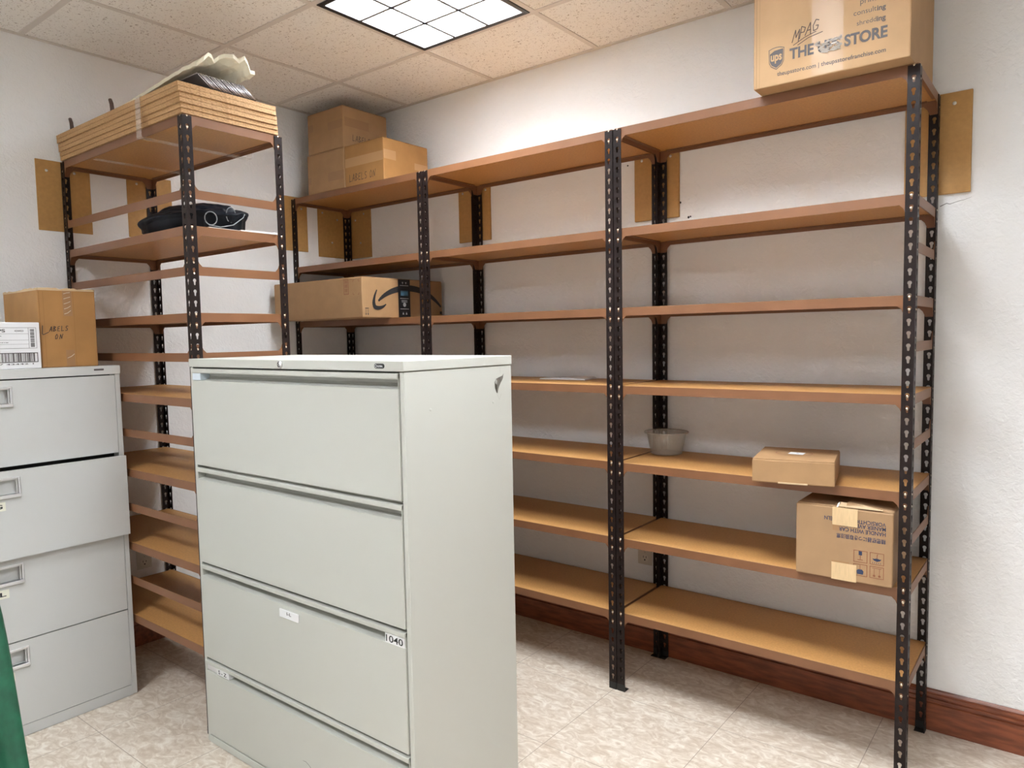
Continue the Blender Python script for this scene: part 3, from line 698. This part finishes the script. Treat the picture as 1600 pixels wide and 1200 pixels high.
q.ribbon(hd, R_, .42, .05, 0, taper=lambda s_: .4+.9*math.sin(PI*s_))
q.obj('arrow_print', M['ink'], t); q = MB()
def this_way_up(q, ox, oz, s_, fr, mi=0):
    q.rect(ox, ox+.9*s_, oz+1.25*s_, oz+1.37*s_, fr, .03, mi)
    for a in (.2, .7):
        q.rect(ox+(a-.04)*s_, ox+(a+.04)*s_, oz+.3*s_, oz+1.15*s_, fr, .03, mi)
        q.flat([(ox+(a-.17)*s_, oz+.35*s_), (ox+a*s_, oz), (ox+(a+.17)*s_, oz+.35*s_)], [(0, 1, 2)], fr, .031, mi)
this_way_up(q, AY(-14.55), AZ(-16.6), .7, R_); q.obj('this_way_up_mark', M['ink'], t)
q = MB(); q.rect(AY(-.9), AY(-.45), AZ(-16.3), AZ(-15.9), R_, .03); q.obj('corner_mark', M['ink'], t)
q = MB(); ox = 15.3
q.outline(ox, ox+.95, 3.0, 4.95, .09, F(), .02)
for k in range(9): q.rect(ox+.2, ox+.75, 3.2+k*.18, 3.2+k*.18+(.10 if k % 3 else .05), F(), .02)
q.obj('weight_mark', M['redink'], t); q = MB()
for (a, b) in ((17.1, 4.75), (18.25, 4.75), (17.1, 2.95), (18.25, 2.95)):
    sx = 1 if a < 17.5 else -1; sz = -1 if b > 4 else 1
    q.rect(min(a, a+.25*sx), max(a, a+.25*sx), b-.03, b+.03, F(), .02); q.rect(a-.03, a+.03, min(b, b+.25*sz), max(b, b+.25*sz), F(), .02)
q.obj('shipping_marks', M['redink'], t)
q = MB(); ya, yb = AY(-8.8), AY(-6.65); q.rect(ya, yb, .02, 5.1, R_, .06); q.add([(wR-.1-wR*.0, ya, 5.2), (wR, ya, 5.2), (wR, yb, 5.2), (wR-.1, yb, 5.2)], [(0, 1, 2, 3)])
tp = q.obj('black_tape', mat('black_printed_tape', (.008, .009, .012), .3), t)
q = MB()
q.rect(ya+.45, yb-.45, 3.05, 3.5, R_, .08, 1); q.outline(ya+.4, yb-.4, 2.95, 3.6, .06, R_, .085, 1)
for zz in (2.55, 1.15, 4.25): q.rect(ya+.3, yb-.3, zz, zz+.07, R_, .08)
for k in range(3): q.rect(ya+.55, yb-.55, 2.3-k*.12, 2.35-k*.12, R_, .08)
q.flat([((ya+yb)/2+.28*math.cos(2*PI*k/12), 1.75+.28*math.sin(2*PI*k/12)) for k in range(12)], [list(range(12))], R_, .08)
for a in (.65, 1.25):
    q.flat([(ya+a, .45), (ya+a+.3, .45), (ya+a+.15, .8)], [(0, 1, 2)], R_, .08); q.flat([(ya+a, 4.75), (ya+a+.3, 4.75), (ya+a+.15, 4.45)], [(0, 1, 2)], R_, .08)
q.obj('tape_print', [mat('tape_grey', (.42, .43, .45), .5), mat('tape_blue', (.05, .13, .2), .4)], tp)

# --- small flat carton and the inverted instrument box
t = carton((21.55, -12.45, ZK(33)), 6.75, 7.1, 2.05, 'small flat brown carton with a white sticker on top, right unit fifth shelf', math.radians(10.5), 'card', None, seam='x', open_gap=0.0)
q = MB(); TP = ((0, 0, 2.12), (1, 0, 0), (0, 1, 0))
ell = [(3.1+1.55*math.cos(2*PI*k/28), 3.7+1.35*math.sin(2*PI*k/28)) for k in range(29)]
q.ribbon(ell, TP, .08, .03); q.obj('oval_print', M['redink'], t)
q = MB(); q.flat([(2.6, 3.2), (3.9, 3.05), (4.05, 4.2), (2.75, 4.35)], [(0, 1, 2, 3)], TP, .03); so = q.obj('sticker', M['paper'], t)
q = MB(); v2, f2 = text2d('5', .2, .28); q.flat(v2, f2, ((3.3, 3.6, 2.12), (1, 0, 0), (0, 1, 0)), .045); q.obj('sticker_text', M['greyink'], so)
q = MB(); q.box(2.2, 4.6, -.1, .0, .0, .12); q.obj('tab', M['cardedge'], t)

t = thing('cardboard_box', 'tan instrument box printed upside down, on the sixth shelf against the right post', 'box', (24.92, -10.85, ZK(41)), 0)
wB, hB, dB = 7.72, 6.22, 8.3
q = MB(); q.box(0, wB, 0, dB, 0, hB); q.obj('box_body', M['card4'], t, bevel=.12, seg=3)
q = MB(); q.box(.1, 4.0, .15, dB-.1, hB, hB+.09); q.obj('top_flap', M['card4'], t, bevel=.03, seg=1)
q = MB(); q.add([(4.1, .15, hB+.04), (wB-.05, .12, hB+.02), (wB-.1, dB, hB+.1), (4.1, dB, hB+.1), (4.1, .25, hB+.42), (wB-.25, .5, hB+.10), (wB-.3, dB, hB+.3), (4.1, dB, hB+.6)], [(0, 1, 5, 4), (4, 5, 6, 7), (1, 2, 6, 5), (0, 4, 7, 3), (3, 2, 1, 0), (2, 3, 7, 6)]); q.obj('lifted_flap', M['card4'], t)
q = MB()
jag = [(3.35, .0), (3.5, .1), (3.45, .55), (3.3, .15)]
q.flat([(3.3, 0), (3.45, .02), (3.6, .5), (3.42, .35)], [(0, 1, 2, 3)], ((0, .1, hB), (1, 0, 0), (0, .1, 1)), 0.0)
q.obj('torn_paper', M['white'], t); q = MB(); q.add([(3.5, .05, hB+.1), (6.9, .1, hB+.12), (6.9, .3, hB+.14), (5.4, .5, hB+.35), (3.6, .45, hB+.42)], [(0, 1, 2, 3, 4)]); q.obj('torn_liner', M['cardedge'], t)
def inv(txt, xr, z, wd_, hg, bold=0.01):   # rotated by 180 degrees: reads upside down, starts at the right
    v2, f2 = text2d(txt, wd_, hg, bold); part('printed_line', M['blueink'], t, lambda q_: q_.flat([(xr-a, z-b) for a, b in v2], f2, F(), .02))
xr = wB-.55
inv('精密機器につき取扱注意', xr, 4.02, 3.8, .42)
inv('HANDLE WITH CARE', xr, 4.60, 3.8, .34)
inv('MANIER AVEC SOIN', xr, 5.02, 3.5, .34)
inv('VORSICHTIG BEHANDELN', xr, 5.40, 4.8, .34)
q = MB()
sq = [(4.74, 1.78), (6.0, 1.78), (4.74, .62), (6.0, .62)]
for (a, b) in sq: q.outline(a, a+1.08, b, b+1.02, .05, F(), .02, 1)
a, b = sq[1]   # umbrella, upside down
q.flat([(a+.18, b+.52), (a+.32, b+.36), (a+.54, b+.28), (a+.76, b+.36), (a+.9, b+.52), (a+.72, b+.5), (a+.54, b+.56), (a+.36, b+.5)], [list(range(8))], F(), .02)
q.ribbon([(a+.54, b+.5), (a+.56, b+.86), (a+.62, b+.9)], F(), .05, .02, 1)
for k in range(5): q.rect(a+.2+k*.15, a+.24+k*.15, b+.12, b+.2, F(), .02)
a, b = sq[3]
q.rect(a+.2, a+.9, b+.84, b+.88, F(), .02, 1)
for x in (.35, .75):
    q.rect(a+x-.02, a+x+.02, b+.25, b+.82, F(), .02, 1); q.flat([(a+x+.1*math.cos(2*PI*k/8), b+.22+.1*math.sin(2*PI*k/8)) for k in range(8)], [list(range(8))], F(), .021, 1)
a, b = sq[0]   # fragile glass, upside down
q.rect(a+.4, a+.66, b+.62, b+.96, F(), .02); q.rect(a+.5, a+.56, b+.28, b+.62, F(), .02, 1); q.rect(a+.32, a+.74, b+.2, b+.26, F(), .02, 1)
a, b = sq[2]
q.flat([(a+.3, b+.15), (a+.76, b+.15), (a+.8, b+.42), (a+.68, b+.56), (a+.38, b+.56), (a+.26, b+.42)], [list(range(6))], F(), .02); q.rect(a+.5, a+.55, b+.56, b+.95, F(), .02, 1)
q.obj('handling_symbols', [M['blueink'], M['redink']], t)
q = MB(); q.rect(3.02, 5.02, 4.72, 6.24, F(), .04); part('paper_tape', M['tapepaper'], t, lambda q_: q_.rect(3.0, 4.98, -.02, 1.48, F(), .04))
q.add([(3.02, -.04, 6.2), (5.02, -.04, 6.2), (5.02, 1.1, hB+.14), (3.02, 1.1, hB+.14)], [(0, 1, 2, 3)]); q.obj('paper_tape', M['tapepaper'], t)
q = MB(); q.rect(3.05, 3.6, 4.25, 4.72, F(), .03); q.rect(3.0, 4.4, 1.48, 1.62, F(), .03); q.obj('torn_print', mat('torn_card', (.36, .2, .09), .8), t)

# --- boxes on the grey cabinet
ZG = FZ+35.55+.01
t = thing('cardboard_box', 'tall orange-brown box with handwriting on the grey filing cabinet', 'box', (-35.75, -48.35, ZG), PI/2)
bw, bd_, bh = 5.25, 9.3, 7.65
q = MB(); q.box(0, bw, 0, bd_, 0, bh); q.obj('box_body', M['card2'], t, bevel=.1)
q = MB(); rr = random.Random(5)
n = 16
for (ax, L_, off) in ((0, bw, 0.0), (0, bw, bd_-.08), (1, bd_, 0.0), (1, bd_, bw-.08)):
    top = [.08+.16*rr.random() for _ in range(n+1)]
    for i in range(n):
        a0, a1 = L_*i/n, L_*(i+1)/n; b0, b1 = off, off+.08
        P4 = [(a0, b0), (a1, b0), (a1, b1), (a0, b1)]
        if ax: P4 = [(b, a) for a, b in P4]
        hs_ = [top[i], top[i+1], top[i+1], top[i]]
        q.add([(a, b, bh-.05) for a, b in P4]+[(a, b, bh+h) for (a, b), h in zip(P4, hs_)], [(0, 1, 5, 4), (1, 2, 6, 5), (2, 3, 7, 6), (3, 0, 4, 7), (4, 5, 6, 7)])
q.obj('torn_rim', M['cardedge'], t)
for r_ in ((2.2, 3.05, 5.1, 7.6), (2.25, 3.05, .1, 1.7)): part('tape', M['tapebrown'], t, lambda q_: q_.rect(*r_, F(), .02))
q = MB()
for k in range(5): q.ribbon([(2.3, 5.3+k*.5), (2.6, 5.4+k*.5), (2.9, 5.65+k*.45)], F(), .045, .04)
q.ribbon([(2.35, .9), (2.7, 1.05), (3.0, 1.3)], F(), .05, .04); q.obj('crease_glints', M['tapeshine'], t)  # pale strokes painted as light caught on the tape creases
q = MB(); q.ribbon([(.28, 4.15), (.22, 3.35), (.3, 3.25), (.8, 3.5)], F(), .06, .03); x_ = hand(q, 'ABELS', .85, 3.55, .5, F(), .95, .055, .2, .02); hand(q, 'ON', 1.3, 2.8, .5, F(), 1.1, .055, .25); q.obj('handwriting', M['ink'], t)
q = MB(); q.rect(.06, .14, .1, 7.5, F(), .02); q.rect(.45, .5, .1, 7.5, F(), .01); q.rect(3.15, 3.2, .1, 7.5, F(), .01); q.obj('crease_lines', mat('card_crease2', (.30, .15, .05), .8), t)

t = thing('product_box', 'white product box with a black barcode on the grey filing cabinet', 'box', (-35.4, -55.4, ZG), PI/2)
pw, pd, ph = 6.95, 4.6, 4.45
q = MB(); q.box(0, pw, 0, pd, 0, ph); q.obj('box_body', M['white'], t, bevel=.08)
q = MB()
q.outline(.7, pw-.32, 1.95, 3.95, .03, F(), .02); q.rect(pw-1.0, pw-.97, 1.95, 3.95, F(), .02)
for zz in (3.35, 2.75, 2.35): q.rect(.7, pw-1.0, zz, zz+.02, F(), .02)
q.outline(.9, pw-.28, .62, 1.55, .07, F(), .02)
rr = random.Random(11); x = 1.05
while x < pw-.62:
    w1 = rr.choice([.03, .05, .08, .12]); q.rect(x, x+w1, .7, 1.48, F(), .025); x += w1+rr.choice([.04, .05, .08])
z = 2.1
while z < 3.8:
    h1 = rr.choice([.03, .05, .08]); q.rect(pw-.85, pw-.5, z, z+h1, F(), .025); z += h1+rr.choice([.03, .05])
for txt, xx, zz, ww, hh, bo in (('PHILIPS', 2.0, 3.5, 2.05, .3, .03), ('434423', pw-2.15, 3.55, .75, .16, .02), ('0 46677 43442 1', 1.3, .4, pw-2.0, .14, .01)):
    v2, f2 = text2d(txt, ww, hh, bo); q.flat(v2, f2, ((xx, 0, zz), (1, 0, 0), (0, 0, 1)), .03)
for k in range(10):
    zz = 3.25-k*.125
    ww = 1.5+2.6*rr.random(); xx = .85
    while xx < ww:
        l = .08+.25*rr.random(); q.rect(xx, xx+l, zz, zz+.045, F(), .025); xx += l+.05
q.obj('printed_label', M['greyink'], t)

# --- bowl and magazine on the shelves
t = thing('plastic_bowl', 'empty translucent plastic tub on the fifth shelf beside the double post', 'tub', (8.55, -2.75, ZK(33)))
q = MB(); q.lathe([(0, .06), (1.55, .06), (1.72, .15), (2.1, 2.15), (2.15, 2.35), (2.42, 2.42), (2.42, 2.55), (2.08, 2.55), (1.98, 2.2), (1.62, .2), (1.5, .12), (0, .12)], (0, 0, -.05), 48); q.obj('tub', M['bowl'], t)
q = MB(); q.tube([(2.36*math.cos(2*PI*k/40), 2.36*math.sin(2*PI*k/40), 2.46) for k in range(40)], .07, 6, 0, True); q.obj('rim', M['bowl'], t)
GP = None
q = MB(); q.box(0, 6.2, 0, 3.2, 0, .09); q.box(.05, 6.1, .05, 3.1, .09, .15)
tag(q.obj('magazine', M['paper'], None, (-7.4, -4.4, ZK(25)), bevel=.01, seg=1, rotz=math.radians(4)), 'white magazine lying flat on the fourth shelf of the middle unit', 'magazine')
q = MB(); q.add([(0, 0, 0), (3.4, 0, 0), (3.4, 2.6, 0), (0, 2.6, 0), (0, 0, .05), (3.3, .1, .03), (3.2, 2.5, .12), (.1, 2.6, .16)], [(3, 2, 1, 0), (4, 5, 6, 7), (0, 1, 5, 4), (1, 2, 6, 5), (2, 3, 7, 6), (3, 0, 4, 7)])
tag(q.obj('paper_booklet', M['paper'], None, (-4.6, -3.9, ZK(25)+.16), rotz=math.radians(6)), 'thin booklet lying on top of the white magazine', 'booklet')

# --- particle boards stacked on the side unit
GS = 'spare particle boards stacked on the side unit'
names_ = ['topmost of the spare particle boards on the side unit', 'second spare particle board from the top of the stack', 'third spare particle board from the top of the stack',
          'fourth spare particle board from the top of the stack', 'fifth spare particle board from the top of the stack', 'bottom spare particle board, lying directly on the side unit']
offs = [(-.25, -.32), (-.25, -.30), (-.12, -.12), (-.1, -.10), (.02, .05), (.1, .12)]
for i in range(6):
    z = ZT+.44*(5-i); dx, dy = offs[i]
    q = MB(); q.box(0, 26.9, 0, 10.1, 0, .425)
    o = q.obj('particle_board', M['cutboard'], None, (-47.0-dx*1.2, -41.35+dy, z), bevel=.02, seg=1)
    tag(o, names_[i], 'board', GS)
ZS = ZT+.44*6
# clear tape bands round the boards and the shelf
for (x, lab) in ((-27.6, 'clear tape band wrapped round the spare boards, nearer the corner post'), (-39.2, 'clear tape band under the side unit top shelf, nearer the wall')):
    q = MB(); yF, yB = -41.80, -30.05; zb = .02; wd_ = 1.0; th = .015
    q.box(0, wd_, yF-.02, yF, zb, ZS+.03) if x > -30 else None
    q.box(0, wd_, yF if x > -30 else -41.1, yB if x > -30 else -30.8, zb-.02, zb)
    if x > -30: q.box(0, wd_, yB, yB+.02, zb, ZS+.03); q.box(0, wd_, yF, yB, ZS+.01, ZS+.03)
    q.v = [(a, b+41.8, c-zb) for a, b, c in q.v]
    tag(q.obj('tape_band', clear('clear_band', (.85, .8, .75), .2, .12), None, (x, -41.8, zb)), lab, 'tape')
# spare beam ends poking up behind the boards
for (px, py, lab) in ((-44.0, -41.05, 'dark hook standing on the spare boards, nearer the left wall'), (-34.1, -41.05, 'dark hook standing on the spare boards, nearer the cream padding')):
    q = MB(); q.tube([(0, 0, .12), (.0, 0, .5), (-.1, 0, 1.05), (-.35, 0, 1.5)], [.21, .21, .2, .18], 8); q.box(-.3, .5, -.25, .25, 0, .14)
    tag(q.obj('metal_hook', M['beam'] if 0 else mat('rust_brown_metal', (.07, .035, .025), .5), None, (px, py, ZS)), lab, 'hook')
# row of leaning hanging folders with metal edges
GF = 'dark hanging folders leaning in a row on the boards'
q = MB(); q.add([(0, 0, 0), (0, 0, .05), (-5.5, 0, .05), (-5.5, 0, 0), (0, -1.35, 1.02), (0, -1.35, 1.07), (-5.5, -1.35, 1.07), (-5.5, -1.35, 1.02)],
    [(0, 1, 2, 3), (7, 6, 5, 4), (0, 4, 5, 1), (1, 5, 6, 2), (2, 6, 7, 3), (3, 7, 4, 0)])
FM = q.mesh('sleeve', M['folder'])
q = MB(); q.tube([(.02, 0, .04), (.02, -1.38, 1.09), (-5.5, -1.38, 1.09)], .04, 6); EM = q.mesh('metal_edge', M['foil'])
for i in range(23):
    t = thing('hanging_folder', 'rearmost dark hanging folder of the leaning row on the spare boards' if i == 0 else 'frontmost dark hanging folder of the leaning row, nearest the front post' if i == 22 else 'dark metal-edged hanging folder inside the leaning row under the cream padding', 'folder', (-19.75+.12*rnd.random()-.1, -33.75-.21*i, ZS+.02), 0, GF)
    t.rotation_euler = (0, 0, math.radians(rnd.uniform(-.3, .3)))
    inst('sleeve', FM, t); inst('metal_edge', EM, t)
# cream crumpled padding lying over the folders
def padding():
    nx, ny = 26, 12; mb = MB(); rr = random.Random(4)
    gr = [[(rr.random()-.5) for _ in range(ny+1)] for _ in range(nx+1)]
    top, bot = [], []
    for i in range(nx+1):
        s_ = i/nx
        for j in range(ny+1):
            t_ = j/ny
            e_ = (1.15, 1.75, 2.35, 2.55, 2.35, 1.75); k_ = min(4, int(t_*5)); endz = e_[k_]+(e_[k_+1]-e_[k_])*(t_*5-k_)
            x = -34.6+16.0*s_+(.45*math.sin(3.3*t_*PI+.6)+.25*gr[i][j])*s_**5; y = -40.55+6.2*t_*(.4+.6*s_)
            base = ZS+.32+endz*s_
            wob = (.22*math.sin(t_*21+s_*4)+.30*gr[i][j])*s_**6+.03*gr[i][j]
            z = base+wob
            top.append((x, y, z+.30*1.0)); bot.append((x, y, max(z-.05, ZS+.04)))
    N_ = (ny+1)
    idx = lambda i, j: i*N_+j
    fs = [(idx(i, j), idx(i+1, j), idx(i+1, j+1), idx(i, j+1)) for i in range(nx) for j in range(ny)]
    K = len(top); fb = [tuple(K+a for a in f_[::-1]) for f_ in fs]
    side = []
    for i in range(nx): side += [(idx(i, 0), K+idx(i, 0), K+idx(i+1, 0), idx(i+1, 0)), (idx(i+1, ny), K+idx(i+1, ny), K+idx(i, ny), idx(i, ny))]
    for j in range(ny): side += [(idx(nx, j), K+idx(nx, j), K+idx(nx, j+1), idx(nx, j+1)), (idx(0, j+1), K+idx(0, j+1), K+idx(0, j), idx(0, j))]
    ox, oy, oz = -35, -40.7, ZS
    mb.add([(a-ox, b-oy, c-oz) for a, b, c in top+bot], fs+fb+side, 0, False)
    return tag(mb.obj('padded_sheet', M['cream'], None, (ox, oy, oz)), 'crumpled cream padded sheet lying tilted over the folders on the boards', 'padding')
padding()

# --- black fabric bundle with loose cords, papers, on the second shelf of the side unit
def bundle():
    t = thing('fabric_bundle', 'black fabric bundle with loose grey cords on the second shelf of the side unit', 'bundle', (-27.5, -36.6, ZK(9)))
    bm = bmesh.new(); bmesh.ops.create_icosphere(bm, subdivisions=5, radius=1)
    from mathutils import noise
    for v in bm.verts:
        c = v.co.copy(); n1 = noise.noise(c*1.3)*.12+noise.noise(c*3.5+Vector((3, 1, 2)))*.04
        ridge = abs(noise.noise(Vector((c.x*1.6, c.y*6, c.z*2))))*.07
        k = 1+n1-ridge
        xx = c.x*6.9*k; yy = c.y*3.5*k+(.9*c.x)
        h = 3.15 if c.x > -.1 else 3.15*(1-((-.1-c.x)/1.0)**1.5*.8)
        zz = (c.z*.5+.5)**.8*h*k
        if c.z < -.35: zz = 0.0
        v.co = (xx*S, yy*S, max(0, zz)*S)
    me = bpy.data.meshes.new('fabric'); bm.to_mesh(me); bm.free(); me.materials.append(M['bag'])
    for p_ in me.polygons: p_.use_smooth = True
    inst('fabric', me, t)
    q = MB()
    q.tube([(6.35+.05*math.sin(a), -1.7+.62*math.cos(a), 1.0+.62*math.sin(a)) for a in [2*PI*k/24 for k in range(24)]], .05, 6, 0, True)
    q.obj('cord_loop', M['cord'], t)
    q = MB(); q.tube([(6.2, .5+.5*math.cos(a), 1.55+.75*math.sin(a)) for a in [2*PI*k/24 for k in range(24)]], .045, 6, 0, True); q.obj('cord_loop', M['cord'], t)
    q = MB(); q.tube([(6.3, -1.9, .35), (6.5, -.8, .25), (6.4, .6, .6), (6.1, 1.9, 1.5), (5.7, 2.3, 1.9)], .05, 6); q.obj('cord', M['cord'], t)
bundle()
GPp = 'loose papers on the second shelf of the side unit'
for k, (x, y, w_, d_, rz) in enumerate(((-23.6, -38.9, 2.9, 4.2, .05), (-23.2, -35.2, 2.6, 3.8, -.12))):
    q = MB(); q.box(0, w_, 0, d_, 0, .10 if k == 0 else .14)
    tag(q.obj('loose_paper', M['paper'], None, (x, y, ZK(9)+.0), rotz=rz), ['white papers poking out from under the black bundle near the front corner post', 'white papers lying at the far end of the black bundle'][k], 'paper', GPp)

# --- green chair at the lower left, only the edge of its back in view
def chair():
    t = thing('office_chair', 'green leather chair back cut off by the lower left edge', 'chair', (-10.1, -62, FZ), 0)
    # back: tapered rounded pad
    nx, nz = 14, 16; mb = MB(); fr, bk = [], []
    zb, zt = 5.0, 24.0
    for i in range(nz+1):
        s_ = i/nz; z = zb+(zt-zb)*s_
        hw_ = CHW(s_)
        for j in range(nx+1):
            a = -1+2*j/nx; bul = (1-abs(a)**4)*.8*(1-abs(2*s_-1)**6)
            fr.append((hw_*a, -.25-bul, z)); bk.append((hw_*a, .35+bul*.8, z))
    N_ = nx+1; idx = lambda i, j: i*N_+j; K = len(fr)
    fs = [(idx(i, j), idx(i, j+1), idx(i+1, j+1), idx(i+1, j)) for i in range(nz) for j in range(nx)]
    fb = [tuple(K+a for a in f_[::-1]) for f_ in fs]; sd = []
    for i in range(nz): sd += [(idx(i, 0), idx(i+1, 0), K+idx(i+1, 0), K+idx(i, 0)), (idx(i+1, nx), idx(i, nx), K+idx(i, nx), K+idx(i+1, nx))]
    for j in range(nx): sd += [(idx(0, j+1), idx(0, j), K+idx(0, j), K+idx(0, j+1)), (idx(nz, j), idx(nz, j+1), K+idx(nz, j+1), K+idx(nz, j))]
    mb.add(fr+bk, fs+fb+sd, 0, True); o = mb.obj('backrest', M['green'], t)
    q = MB(); q.box(-6.2, 6.2, -13.5, -2.2, 10.2, 12.4); q.obj('seat', M['green'], t, bevel=.7, seg=4)
    q = MB(); q.box(-4, 4, -2.6, -.9, 9.6, 12.0); q.obj('back_bracket', M['chairmetal'], t, bevel=.15)
    for (x, y) in ((-5.2, -2.8), (5.2, -2.8), (-5.2, -12.8), (5.2, -12.8)):
        q = MB(); q.tube([(x, y, .0), (x*.93, y, 10.3)], .35, 10); q.obj('leg', M['chairmetal'], t)
def CHW(s_):
    # half width of the back: its right edge leans outwards towards the seat
    h = 5.0+19.0*s_
    return min(7.7, 4.74+.36*(20.55-h))
chair()
